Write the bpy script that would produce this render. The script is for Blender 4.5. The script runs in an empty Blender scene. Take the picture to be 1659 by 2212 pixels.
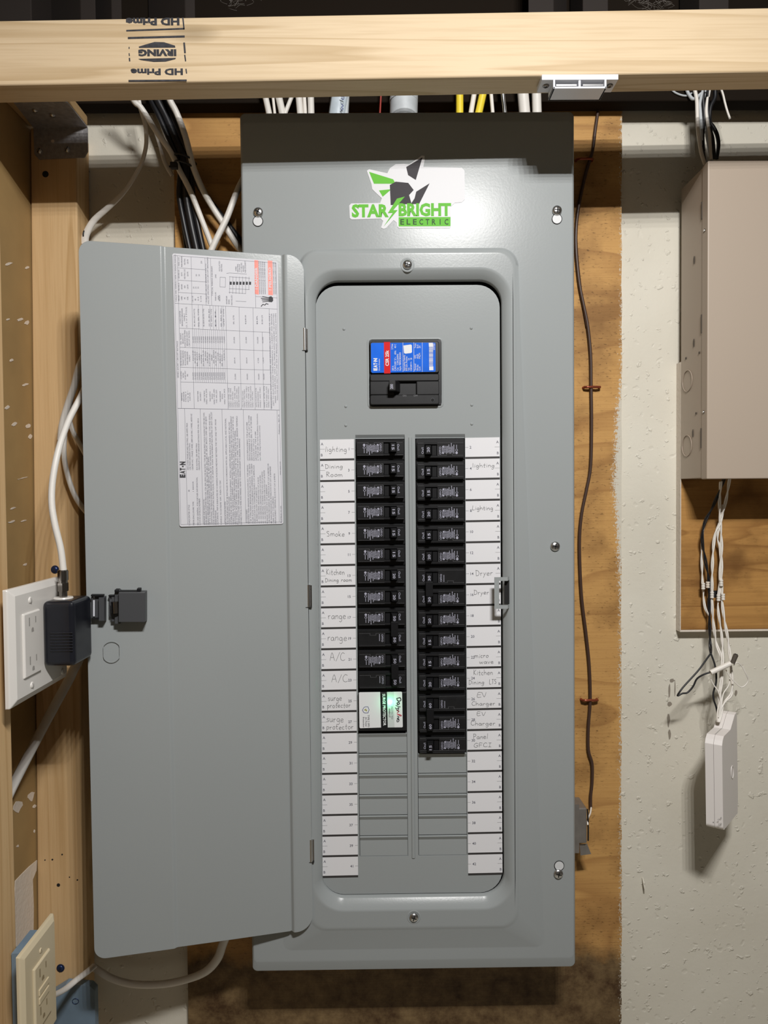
import bpy, math, random
from mathutils import Vector, Matrix
random.seed(7)
S = bpy.context.scene
COL = S.collection
# ------------------------------------------------------------------ camera
F = 1475.0
CAM = Vector((-0.03788, -0.815, 0.06545))
YAW, PITCH, ROLL = 0.00762572, -0.02693901, -0.00904496
FW = Vector((math.sin(YAW)*math.cos(PITCH), math.cos(YAW)*math.cos(PITCH), math.sin(PITCH)))
_r = FW.cross(Vector((0, 0, 1))).normalized(); _u = _r.cross(FW)
RT = _r*math.cos(ROLL)+_u*math.sin(ROLL); UP = -_r*math.sin(ROLL)+_u*math.cos(ROLL)
cd = bpy.data.cameras.new('camera'); cam = bpy.data.objects.new('camera', cd); COL.objects.link(cam)
cd.sensor_fit = 'HORIZONTAL'; cd.sensor_width = 36; cd.lens = 36*F/1659; cd.clip_start = .01
cam.matrix_world = Matrix(((RT.x, UP.x, -FW.x, CAM.x), (RT.y, UP.y, -FW.y, CAM.y), (RT.z, UP.z, -FW.z, CAM.z), (0, 0, 0, 1)))
S.camera = cam
# ------------------------------------------------------------------ world, lamps, exposure
w = bpy.data.worlds.new('world'); S.world = w; w.use_nodes = True
w.node_tree.nodes['Background'].inputs[0].default_value = (1.0, .84, .66, 1)
w.node_tree.nodes['Background'].inputs[1].default_value = .055
LAMP = Vector((.151, -.92, .757))
def area(name, loc, target, sx, sy, power, col):
    l = bpy.data.lights.new(name, 'AREA'); l.shape = 'RECTANGLE'; l.size = sx; l.size_y = sy
    l.energy = power; l.color = col
    o = bpy.data.objects.new(name, l); o.location = loc
    o.rotation_euler = (Vector(target)-Vector(loc)).to_track_quat('-Z', 'Y').to_euler(); COL.objects.link(o)
for dz, wt in ((-.016, .52), (.012, .22), (.038, .14), (.062, .12)):        # LED lamp: four rows of five small emitters
    for k in range(5):
        p_ = LAMP+Vector(((k-2)*.043, 0, dz)); area('lamp_emitter', p_, p_+Vector((-.12, .78, -1.75)), .012, .012, 18*wt/5, (1.0, .985, .965))
S.view_settings.view_transform = 'Standard'; S.view_settings.look = 'None'
S.view_settings.exposure = 0.0; S.view_settings.gamma = 1.0; S.view_settings.use_curve_mapping = False

def at(x, y, Y):                                   # a pixel of the photograph on the vertical plane at depth Y
    d = FW+RT*((x-829.5)/F)-UP*((y-1106)/F)
    return CAM+d*((Y-CAM.y)/d.y)

# ------------------------------------------------------------------ materials
def mat(name, base, rough=.5, metal=0, bump=None, spec=None, emit=None, var=None, coat=None):
    m = bpy.data.materials.new(name); m.use_nodes = True; nt = m.node_tree; b = nt.nodes['Principled BSDF']
    b.inputs['Base Color'].default_value = (*base, 1); b.inputs['Roughness'].default_value = rough
    b.inputs['Metallic'].default_value = metal
    if spec is not None: b.inputs['Specular IOR Level'].default_value = spec
    if coat: b.inputs['Coat Weight'].default_value = coat; b.inputs['Coat Roughness'].default_value = .15
    if emit: b.inputs['Emission Color'].default_value = (*emit[0], 1); b.inputs['Emission Strength'].default_value = emit[1]
    tc = nt.nodes.new('ShaderNodeTexCoord')
    if var:                                        # (scale, amount): mottled wear
        n = nt.nodes.new('ShaderNodeTexNoise'); n.inputs['Scale'].default_value = var[0]; n.inputs['Detail'].default_value = 6
        nt.links.new(tc.outputs['Object'], n.inputs['Vector'])
        mx = nt.nodes.new('ShaderNodeMix'); mx.data_type = 'RGBA'
        mx.inputs[6].default_value = (*[c*(1-var[1]) for c in base], 1); mx.inputs[7].default_value = (*[min(1, c*(1+var[1])) for c in base], 1)
        nt.links.new(n.outputs['Fac'], mx.inputs[0]); nt.links.new(mx.outputs[2], b.inputs['Base Color'])
    if bump:                                       # (scale, strength, distance)
        n = nt.nodes.new('ShaderNodeTexNoise'); n.inputs['Scale'].default_value = bump[0]; n.inputs['Detail'].default_value = 3
        nt.links.new(tc.outputs['Object'], n.inputs['Vector'])
        bp = nt.nodes.new('ShaderNodeBump'); bp.inputs['Strength'].default_value = bump[1]; bp.inputs['Distance'].default_value = bump[2]
        nt.links.new(n.outputs['Fac'], bp.inputs['Height']); nt.links.new(bp.outputs['Normal'], b.inputs['Normal'])
    return m

def ramp(nt, fac, stops):
    r = nt.nodes.new('ShaderNodeValToRGB'); e = r.color_ramp.elements
    while len(e) < len(stops): e.new(.5)
    for k, (p, c) in enumerate(stops): e[k].position = p; e[k].color = (*c, 1) if len(c) == 3 else c
    nt.links.new(fac, r.inputs[0]); return r.outputs[0]

def mixc(nt, fac, a, b, mode='MIX'):
    mx = nt.nodes.new('ShaderNodeMix'); mx.data_type = 'RGBA'; mx.blend_type = mode
    for i, v in ((0, fac), (6, a), (7, b)):
        if isinstance(v, (int, float)): mx.inputs[i].default_value = v
        elif isinstance(v, tuple): mx.inputs[i].default_value = (*v, 1)
        else: nt.links.new(v, mx.inputs[i])
    return mx.outputs[2]

def noise(nt, vec, scale, detail=4, rough=.5, dist=0):
    n = nt.nodes.new('ShaderNodeTexNoise'); n.inputs['Scale'].default_value = scale; n.inputs['Detail'].default_value = detail
    n.inputs['Roughness'].default_value = rough; n.inputs['Distortion'].default_value = dist
    nt.links.new(vec, n.inputs['Vector']); return n.outputs['Fac']

def wood(name, axis, light, dark, seed=0, rings=9, specks=.0, rough=.62, knots=True, stain=None, dens=1.0, smear=False, ax=.55):
    m = bpy.data.materials.new(name); m.use_nodes = True; nt = m.node_tree; b = nt.nodes['Principled BSDF']
    tc = nt.nodes.new('ShaderNodeTexCoord')
    mp = nt.nodes.new('ShaderNodeMapping'); sc = [14*dens]*3; sc[axis] = ax
    mp.inputs['Scale'].default_value = sc; mp.inputs['Location'].default_value = (seed*3.1, seed*1.7, seed*2.3)
    nt.links.new(tc.outputs['Object'], mp.inputs['Vector'])
    mf = nt.nodes.new('ShaderNodeMapping'); sf = [420]*3; sf[axis] = 12; mf.inputs['Scale'].default_value = sf
    nt.links.new(tc.outputs['Object'], mf.inputs['Vector'])
    n1 = noise(nt, mp.outputs[0], 1.0, 2, .4, .18)
    mu = nt.nodes.new('ShaderNodeMath'); mu.operation = 'MULTIPLY'; mu.inputs[1].default_value = rings; nt.links.new(n1, mu.inputs[0])
    fr = nt.nodes.new('ShaderNodeMath'); fr.operation = 'FRACT'; nt.links.new(mu.outputs[0], fr.inputs[0])
    c = ramp(nt, fr.outputs[0], [(0, light), (.60, tuple(.9*l+.1*d for l, d in zip(light, dark))), (.86, tuple(.30*l+.70*d for l, d in zip(light, dark))), (.93, light)])
    fib = noise(nt, mf.outputs[0], 1.0, 2)
    c = mixc(nt, ramp(nt, fib, [(.45, (0, 0, 0)), (.8, (.4, .4, .4))]), c, dark)
    big = noise(nt, tc.outputs['Object'], 4, 3)
    c = mixc(nt, ramp(nt, big, [(.35, (0, 0, 0)), (.8, (.5, .5, .5))]), c, tuple(.5*(l+d) for l, d in zip(light, dark)))
    if knots:
        v = nt.nodes.new('ShaderNodeTexVoronoi'); v.inputs['Scale'].default_value = 1.0
        mk = nt.nodes.new('ShaderNodeMapping'); sk = [9]*3; sk[axis] = 3.2; mk.inputs['Scale'].default_value = sk
        mk.inputs['Location'].default_value = (seed*1.3+.4, seed*.7, seed*2.1+.2)
        nt.links.new(tc.outputs['Object'], mk.inputs['Vector']); nt.links.new(mk.outputs[0], v.inputs['Vector'])
        c = mixc(nt, ramp(nt, v.outputs['Distance'], [(.03, (.9, .9, .9)), (.12, (0, 0, 0))]), c, tuple(d*.45 for d in dark))
    if specks:
        ms = nt.nodes.new('ShaderNodeMapping'); ss = [520]*3; ss[axis] = 170; ms.inputs['Scale'].default_value = ss
        nt.links.new(tc.outputs['Object'], ms.inputs['Vector'])
        s = noise(nt, ms.outputs[0], 1.0, 3, .6); patch = noise(nt, tc.outputs['Object'], 14, 4)
        s1 = ramp(nt, s, [(.585, (0, 0, 0)), (.68, (.9, .9, .9))]); s2 = ramp(nt, patch, [(.40, (.15, .15, .15)), (.58, (1, 1, 1))])
        c = mixc(nt, mixc(nt, specks, (0, 0, 0), mixc(nt, 1.0, s1, s2, 'MULTIPLY')), c, tuple(d*.3 for d in dark))
        c = mixc(nt, ramp(nt, patch, [(.46, (0, 0, 0)), (.70, (.8, .8, .8))]), c, tuple(d*.62 for d in dark))
    if stain:                                      # water stain near the foot of the board
        sp = nt.nodes.new('ShaderNodeSeparateXYZ'); nt.links.new(tc.outputs['Object'], sp.inputs[0])
        nn = noise(nt, tc.outputs['Object'], 9, 6, .65)
        ad = nt.nodes.new('ShaderNodeMath'); ad.operation = 'MULTIPLY_ADD'; ad.inputs[1].default_value = .12; nt.links.new(nn, ad.inputs[0]); nt.links.new(sp.outputs[2], ad.inputs[2])
        mr = nt.nodes.new('ShaderNodeMapRange'); mr.inputs[1].default_value = stain+.075; mr.inputs[2].default_value = stain+.045; nt.links.new(ad.outputs[0], mr.inputs[0])
        n3 = noise(nt, tc.outputs['Object'], 30, 6, .7)
        sc_ = ramp(nt, n3, [(.35, (.06, .03, .012)), (.7, (.24, .16, .075))])
        c = mixc(nt, mr.outputs[0], c, sc_)
    if smear:                                      # dragged white paint along the right edge of the board
        sp = nt.nodes.new('ShaderNodeSeparateXYZ'); nt.links.new(tc.outputs['Object'], sp.inputs[0])
        ms = nt.nodes.new('ShaderNodeMapping'); ms.inputs['Scale'].default_value = (70, 1, 620); nt.links.new(tc.outputs['Object'], ms.inputs['Vector'])
        nn = noise(nt, ms.outputs[0], 1, 4, .7)
        mr = nt.nodes.new('ShaderNodeMapRange'); mr.inputs[1].default_value = -.55; mr.inputs[2].default_value = .35; nt.links.new(sp.outputs[2], mr.inputs[0])
        wz = ramp(nt, mr.outputs[0], [(.0, (.05, .05, .05)), (.30, (.12, .12, .12)), (.50, (.16, .16, .16)), (.58, (.35, .35, .35)), (.70, (.95, .95, .95)), (.80, (.55, .55, .55)), (.86, (0, 0, 0))])
        m1 = nt.nodes.new('ShaderNodeMath'); m1.operation = 'MULTIPLY'; nt.links.new(nn, m1.inputs[0]); nt.links.new(wz, m1.inputs[1])
        m2 = nt.nodes.new('ShaderNodeMath'); m2.operation = 'MULTIPLY_ADD'; m2.inputs[1].default_value = .024; nt.links.new(m1.outputs[0], m2.inputs[0]); nt.links.new(sp.outputs[0], m2.inputs[2])
        mq = nt.nodes.new('ShaderNodeMapping'); mq.inputs['Scale'].default_value = (420, 1, 300); nt.links.new(tc.outputs['Object'], mq.inputs['Vector'])
        nq = noise(nt, mq.outputs[0], 1, 5, .75); m4 = nt.nodes.new('ShaderNodeMath'); m4.operation = 'MULTIPLY_ADD'; m4.inputs[1].default_value = .040; nt.links.new(nq, m4.inputs[0])
        m5 = nt.nodes.new('ShaderNodeMath'); m5.operation = 'SUBTRACT'; m5.inputs[1].default_value = .0205; nt.links.new(m2.outputs[0], m5.inputs[0]); nt.links.new(m5.outputs[0], m4.inputs[2]); m2 = m4
        m3 = nt.nodes.new('ShaderNodeMapRange'); m3.inputs[1].default_value = .2820; m3.inputs[2].default_value = .2836; nt.links.new(m2.outputs[0], m3.inputs[0])
        c = mixc(nt, m3.outputs[0], c, (.60, .56, .47))
    nt.links.new(c, b.inputs['Base Color']); b.inputs['Roughness'].default_value = rough
    b.inputs['Specular IOR Level'].default_value = .25
    bp = nt.nodes.new('ShaderNodeBump'); bp.inputs['Strength'].default_value = .35; bp.inputs['Distance'].default_value = .0006
    nt.links.new(fib, bp.inputs['Height']); nt.links.new(bp.outputs['Normal'], b.inputs['Normal'])
    return m

def concrete(name):
    m = bpy.data.materials.new(name); m.use_nodes = True; nt = m.node_tree; b = nt.nodes['Principled BSDF']
    tc = nt.nodes.new('ShaderNodeTexCoord'); o = tc.outputs['Object']
    n = noise(nt, o, 7, 5)
    c = ramp(nt, n, [(.3, (.64, .60, .505)), (.7, (.71, .675, .58))])
    n2 = noise(nt, o, 85, 3, .55)
    lump = ramp(nt, n2, [(.62, (0, 0, 0)), (.70, (1, 1, 1))])
    n3 = noise(nt, o, 120, 5, .65)
    wob = nt.nodes.new('ShaderNodeVectorMath'); wob.operation = 'MULTIPLY_ADD'
    nv = nt.nodes.new('ShaderNodeTexNoise'); nv.inputs['Scale'].default_value = 60; nt.links.new(o, nv.inputs['Vector'])
    nt.links.new(nv.outputs['Color'], wob.inputs[0]); wob.inputs[1].default_value = (.02, .02, .02); nt.links.new(o, wob.inputs[2])
    v = nt.nodes.new('ShaderNodeTexVoronoi'); v.inputs['Scale'].default_value = 62; nt.links.new(wob.outputs[0], v.inputs['Vector'])
    keep = ramp(nt, v.outputs['Color'], [(.42, (0, 0, 0)), (.46, (1, 1, 1))])
    pit = mixc(nt, 1.0, ramp(nt, v.outputs['Distance'], [(.08, (1, 1, 1)), (.22, (0, 0, 0))]), keep, 'MULTIPLY')
    hole = ramp(nt, noise(nt, o, 210, 2), [(.765, (0, 0, 0)), (.80, (1, 1, 1))])
    c = mixc(nt, hole, c, (.10, .08, .06)); nt.links.new(c, b.inputs['Base Color'])
    h = nt.nodes.new('ShaderNodeMath'); h.operation = 'MULTIPLY_ADD'; h.inputs[1].default_value = -.55; nt.links.new(pit, h.inputs[0]); nt.links.new(lump, h.inputs[2])
    h2 = nt.nodes.new('ShaderNodeMath'); h2.operation = 'MULTIPLY_ADD'; h2.inputs[1].default_value = .35; nt.links.new(n3, h2.inputs[0]); nt.links.new(h.outputs[0], h2.inputs[2])
    bp = nt.nodes.new('ShaderNodeBump'); bp.inputs['Strength'].default_value = .75; bp.inputs['Distance'].default_value = .0011
    nt.links.new(h2.outputs[0], bp.inputs['Height']); nt.links.new(bp.outputs['Normal'], b.inputs['Normal'])
    b.inputs['Roughness'].default_value = .5; b.inputs['Specular IOR Level'].default_value = .3
    return m

M = {
 'steel': mat('grey_enamel_steel', (.312, .332, .334), .23, bump=(420, .10, .0004), spec=.14, var=(3, .05)),
 'steel_in': mat('dark_interior_steel', (.05, .05, .05), .6),
 'zinc': mat('zinc_plated_steel', (.62, .62, .62), .28, 1),
 'silver': mat('bright_steel', (.8, .8, .8), .2, 1),
 'disc': mat('bright_zinc_disc', (.62, .63, .64), .45),
 'galv': mat('galvanised_steel', (.36, .35, .36), .45, .45, bump=(260, .6, .0012), var=(190, .45)),
 'black': mat('black_moulded_plastic', (.009, .009, .010), .40, spec=.38, bump=(1500, .08, .0002)),
 'blackm': mat('black_breaker_case', (.012, .012, .013), .36, spec=.38, bump=(1500, .08, .0002), var=(90, .35)),
 'blackg': mat('black_handle_plastic', (.005, .005, .006), .55, spec=.25),
 'latch': mat('charcoal_plastic', (.055, .057, .062), .45),
 'cable_k': mat('black_cable_jacket', (.010, .010, .012), .42),
 'cable_w': mat('white_cable_jacket', (.74, .71, .66), .45, bump=(150, .15, .001)),
 'cable_g': mat('pale_grey_conduit', (.50, .53, .55), .5, var=(80, .2)),
 'cable_b': mat('pale_blue_wrap', (.55, .62, .68), .3, var=(70, .25)),
 'cable_y': mat('yellow_cable_jacket', (.85, .66, .04), .45),
 'cable_br': mat('brown_cable_jacket', (.060, .032, .022), .42),
 'copper': mat('copper_enamel', (.30, .07, .035), .25, .6),
 'cable_r': mat('red_wire', (.3, .03, .02), .4),
 'wire_w': mat('white_wire', (.80, .76, .70), .45),
 'ink': mat('black_ink', (.03, .03, .035), .7),
 'ink_l': mat('label_ink', (.10, .10, .13), .7),
 'pencil': mat('pencil_grey', (.13, .13, .13), .6),
 'stamp': mat('wood_stamp_ink', (.035, .035, .042), .8, var=(260, .9)),
 'paper': mat('white_label_paper', (.74, .735, .755), .7, spec=.2),
 'sheet': mat('grey_white_label', (.62, .62, .66), .6, spec=.2),
 'mark': mat('breaker_marking', (.36, .36, .44), .6),
 'markd': mat('faint_breaker_marking', (.16, .16, .17), .6),
 'bar': mat('dark_label_bar', (.035, .032, .032), .5),
 'blue': mat('blue_label', (.0, .115, .66), .5, var=(45, .30), spec=.15),
 'red': mat('red_label', (.60, .006, .008), .5, spec=.15),
 'redp': mat('red_print', (.85, .20, .15), .5),
 'green': mat('green_print', (.12, .46, .035), .5, spec=.14, bump=(420, .10, .0004)),
 'dgreen': mat('dark_green_print', (.02, .06, .02), .5, spec=.14, bump=(420, .10, .0004)),
 'char': mat('charcoal_print', (.035, .03, .035), .5, spec=.14, bump=(420, .10, .0004)),
 'gloss': mat('glossy_sticker', (.66, .66, .68), .42, spec=.16, bump=(420, .10, .0004)),
 'plate': mat('white_wall_plate', (.74, .71, .67), .28),
 'almond': mat('almond_wall_plate', (.66, .56, .38), .32),
 'almondd': mat('almond_slot', (.30, .23, .13), .5),
 'slot': mat('slot_shade', (.35, .33, .31), .6),
 'adapter': mat('black_adapter', (.010, .011, .016), .28, var=(60, .3)),
 'tin': mat('dull_tinned_steel', (.24, .22, .20), .38, .5, var=(60, .3)),
 'nut': mat('dark_steel_connector', (.28, .26, .24), .25, 1),
 'cab': mat('beige_enamel_cabinet', (.425, .35, .28), .42, bump=(300, .05, .0004)),
 'dark': mat('deep_dark', (.006, .006, .006), .8),
 'cabd': mat('cabinet_hole', (.08, .065, .05), .7),
 'catch': mat('white_plastic_catch', (.74, .75, .80), .35),
 'router': mat('white_plastic_housing', (.76, .72, .69), .4),
 'rline': mat('grey_seam', (.25, .24, .23), .6),
 'bluescrew': mat('blue_coated_screw', (.035, .055, .14), .35, .7),
 'bluebox': mat('blue_grey_plastic', (.17, .24, .31), .4, var=(30, .3)),
 'board': mat('brown_paper_drywall_back', (.36, .235, .095), .7, var=(18, .22), bump=(200, .15, .0005)),
 'chip': mat('torn_paper_white', (.72, .64, .55), .8, bump=(200, .6, .001)),
 'led': mat('green_led', (.1, .9, .4), .3, emit=((.10, 1.0, .42), 16)),
 'ledw': mat('green_led_core', (.6, 1, .8), .3, emit=((.45, 1, .65), 26)),
 'web': mat('cobweb_thread', (.25, .23, .21), .8),
 'joist_shade': mat('shaded_joist_wood', (.016, .010, .007), .8),  # joist and ceiling wood with the darkness overhead put into its colour
 'overhead_dark': mat('overhead_dark_colour', (.013, .009, .006), .9, spec=.1),  # near-black colour stands for the darkness behind the beam
 'script_red': mat('red_script_print', (.6, .05, .08), .5),
 'badge': mat('navy_badge_print', (.06, .08, .22), .5),
 'bolt': mat('olive_bolt_print', (.35, .33, .08), .5),
 'pale_grey': mat('pale_grey_print', (.58, .60, .60), .5),
}
M['beam'] = wood('pine_beam', 0, (.66, .52, .345), (.44, .31, .165), 1, rings=9, dens=1.5, knots=True)
M['stud'] = wood('pine_stud', 2, (.66, .45, .235), (.47, .285, .12), 2, rings=8, dens=1.3)
M['stud2'] = wood('old_pine_block', 1, (.46, .31, .15), (.30, .18, .08), 3, rings=6)
M['ply'] = wood('plywood_face', 0, (.56, .315, .105), (.33, .16, .05), 5, rings=7, specks=1.0, dens=.7, stain=-.555, smear=True, ax=2.2)
M['ply2'] = wood('plywood_dark_face', 0, (.50, .265, .08), (.22, .095, .025), 8, rings=13, specks=.3, dens=1.1, ax=.9, knots=False)
M['wall'] = concrete('painted_concrete')

# ------------------------------------------------------------------ mesh builder
class MB:
    def __init__(s): s.v = []; s.f = []; s.m = []; s.mats = []; s.sm = []
    def mi(s, m):
        if m not in s.mats: s.mats.append(m)
        return s.mats.index(m)
    def add(s, vs, fs, m, smooth=False):
        o = len(s.v); s.v += [Vector(p) for p in vs]; k = s.mi(m)
        for f in fs: s.f.append(tuple(i+o for i in f)); s.m.append(k); s.sm.append(smooth)
    def hexa(s, p, m):                             # p: 4 points of one end ring, then 4 of the other
        s.add(p, [(3, 2, 1, 0), (4, 5, 6, 7), (0, 1, 5, 4), (1, 2, 6, 5), (2, 3, 7, 6), (3, 0, 4, 7)], m)
    def box(s, a, b, m):
        (x0, y0, z0), (x1, y1, z1) = a, b
        s.hexa([(x0, y0, z0), (x1, y0, z0), (x1, y0, z1), (x0, y0, z1), (x0, y1, z0), (x1, y1, z0), (x1, y1, z1), (x0, y1, z1)], m)
    def quad(s, p, m): s.add(p, [tuple(range(len(p)))], m)
    def loft(s, loops, m, cap0=False, cap1=False, smooth=False, closed=True):
        n = len(loops[0]); vs = [p for l in loops for p in l]; fs = []
        for k in range(len(loops)-1):
            for i in range(n if closed else n-1):
                j = (i+1) % n; fs.append((k*n+i, k*n+j, (k+1)*n+j, (k+1)*n+i))
        s.add(vs, fs, m, smooth)
        if cap0: s.add(loops[0], [tuple(range(n))[::-1]], m)
        if cap1: s.add(loops[-1], [tuple(range(n))], m)
    def tube(s, pts, r, m, seg=8, flat=1.0, caps=True, axis=None):
        pts = [Vector(p) for p in pts]; loops = []; up = None
        for i, p in enumerate(pts):
            t = (pts[min(i+1, len(pts)-1)]-pts[max(i-1, 0)]).normalized()
            if up is None: up = axis or (Vector((1, 0, 0)) if abs(t.x) < .8 else Vector((0, 0, 1)))
            a = (up-t*up.dot(t)).normalized(); b = t.cross(a); up = a if axis is None else up
            rr = r[i] if isinstance(r, (list, tuple)) else r
            loops.append([p+(a*math.cos(q)+b*math.sin(q)*flat)*rr for q in [2*math.pi*k/seg for k in range(seg)]])
        s.loft(loops, m, caps, caps, True)
    def cyl(s, a, b, r0, r1, m, seg=20, smooth=True):
        a = Vector(a); b = Vector(b); t = (b-a).normalized(); x = t.orthogonal().normalized(); y = t.cross(x)
        L = [[c+(x*math.cos(q)+y*math.sin(q))*r for q in [2*math.pi*k/seg for k in range(seg)]] for c, r in ((a, r0), (b, r1))]
        s.loft(L, m, False, False, smooth); s.add(L[0], [tuple(range(seg))[::-1]], m); s.add(L[1], [tuple(range(seg))], m)
    def build(s, name, parent=None, bevel=0, seg=2, loc=None, **tags):
        o0 = Vector(parent.matrix_world.translation) if parent else Vector((0, 0, 0))
        if parent: o0 = ROOT[parent.name]
        if loc is not None: o0 = Vector(loc)
        me = bpy.data.meshes.new(name); me.from_pydata([tuple(p-o0) for p in s.v], [], s.f)
        for m in s.mats: me.materials.append(M[m])
        me.polygons.foreach_set('material_index', s.m); me.polygons.foreach_set('use_smooth', s.sm); me.update()
        o = bpy.data.objects.new(name, me); COL.objects.link(o)
        if parent: o.parent = parent
        else: o.location = o0
        ROOT[o.name] = o0
        if bevel:
            b = o.modifiers.new('bevel', 'BEVEL'); b.width = bevel; b.segments = seg; b.limit_method = 'ANGLE'; b.angle_limit = math.radians(40)
        for k, v in tags.items(): o[k] = v
        return o
ROOT = {}
def thing(name, loc, label, cat, group=None):
    o = bpy.data.objects.new(name, None); COL.objects.link(o); o.location = loc; o.empty_display_size = .01
    ROOT[o.name] = Vector(loc); o['label'] = label; o['category'] = cat
    if group: o['group'] = group
    return o
def tag(o, label, cat, group=None):
    o['label'] = label; o['category'] = cat
    if group: o['group'] = group
    return o
def base_of(mb): 
    xs = [p.x for p in mb.v]; ys = [p.y for p in mb.v]; zs = [p.z for p in mb.v]
    return Vector(((min(xs)+max(xs))/2, (min(ys)+max(ys))/2, min(zs)))
def rrect(x0, x1, z0, z1, r, Y, n=8, jit=None):     # rounded rectangle loop in a vertical plane, counter-clockwise seen from the front
    r4 = r if isinstance(r, (list, tuple)) else [r]*4; P = []
    for (cx, cz, a0), rr in zip(((x1, z1, 0), (x0, z1, 90), (x0, z0, 180), (x1, z0, 270)), r4):
        sx = -1 if a0 in (0, 270) else 1; sz = -1 if a0 in (0, 90) else 1
        for k in range(n+1):
            a = math.radians(a0+90*k/n); P.append(Vector((cx+sx*rr+rr*math.cos(a), Y, cz+sz*rr+rr*math.sin(a))))
    return P
def smooth_path(P, n=6):
    P = [Vector(p) for p in P]; Q = [P[0]*2-P[1]]+P+[P[-1]*2-P[-2]]; out = []
    for i in range(1, len(Q)-2):
        a, b, c, d = Q[i-1:i+3]
        for k in range(n):
            t = k/n; out.append(.5*((2*b)+(c-a)*t+(2*a-5*b+4*c-d)*t*t+(3*b-a-3*c+d)*t**3))
    out.append(P[-1]); return out

# ------------------------------------------------------------------ lettering
_tc = {}
def glyphs(txt, bold=0):
    if (txt, bold) not in _tc:
        c = bpy.data.curves.new('t', 'FONT'); c.body = txt; c.size = 1; c.resolution_u = 2; c.offset = bold; c.fill_mode = 'FRONT'
        o = bpy.data.objects.new('t', c); COL.objects.link(o); dg = bpy.context.evaluated_depsgraph_get()
        me = o.evaluated_get(dg).to_mesh(); vs = [(v.co.x, v.co.y) for v in me.vertices]; fs = [tuple(p.vertices) for p in me.polygons]
        o.evaluated_get(dg).to_mesh_clear(); bpy.data.objects.remove(o); bpy.data.curves.remove(c)
        x0 = min([v[0] for v in vs] or [0]); x1 = max([v[0] for v in vs] or [1])
        _tc[(txt, bold)] = ([(a-x0, b) for a, b in vs], fs, max(x1-x0, .01))
    return _tc[(txt, bold)]
RIGHT, UPW = (Vector((1, 0, 0)), Vector((0, 0, 1))), (Vector((0, 0, 1)), Vector((-1, 0, 0)))
DOWNW, FLIP = (Vector((0, 0, -1)), Vector((1, 0, 0))), (Vector((-1, 0, 0)), Vector((0, 0, -1)))
def put(mb, txt, org, fr, cap, m, width=None, align='L', bold=0):
    """cap = height of a capital letter; width = stretch the string to this length"""
    vs, fs, w0 = glyphs(txt, bold); sy = cap/.70; sx = width/w0 if width else sy
    off = {'L': 0, 'C': -w0*sx/2, 'R': -w0*sx}[align]; org = Vector(org); ux, uy = fr
    mb.add([org+ux*(x*sx+off)+uy*(y*sy) for x, y in vs], fs, m)
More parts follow.
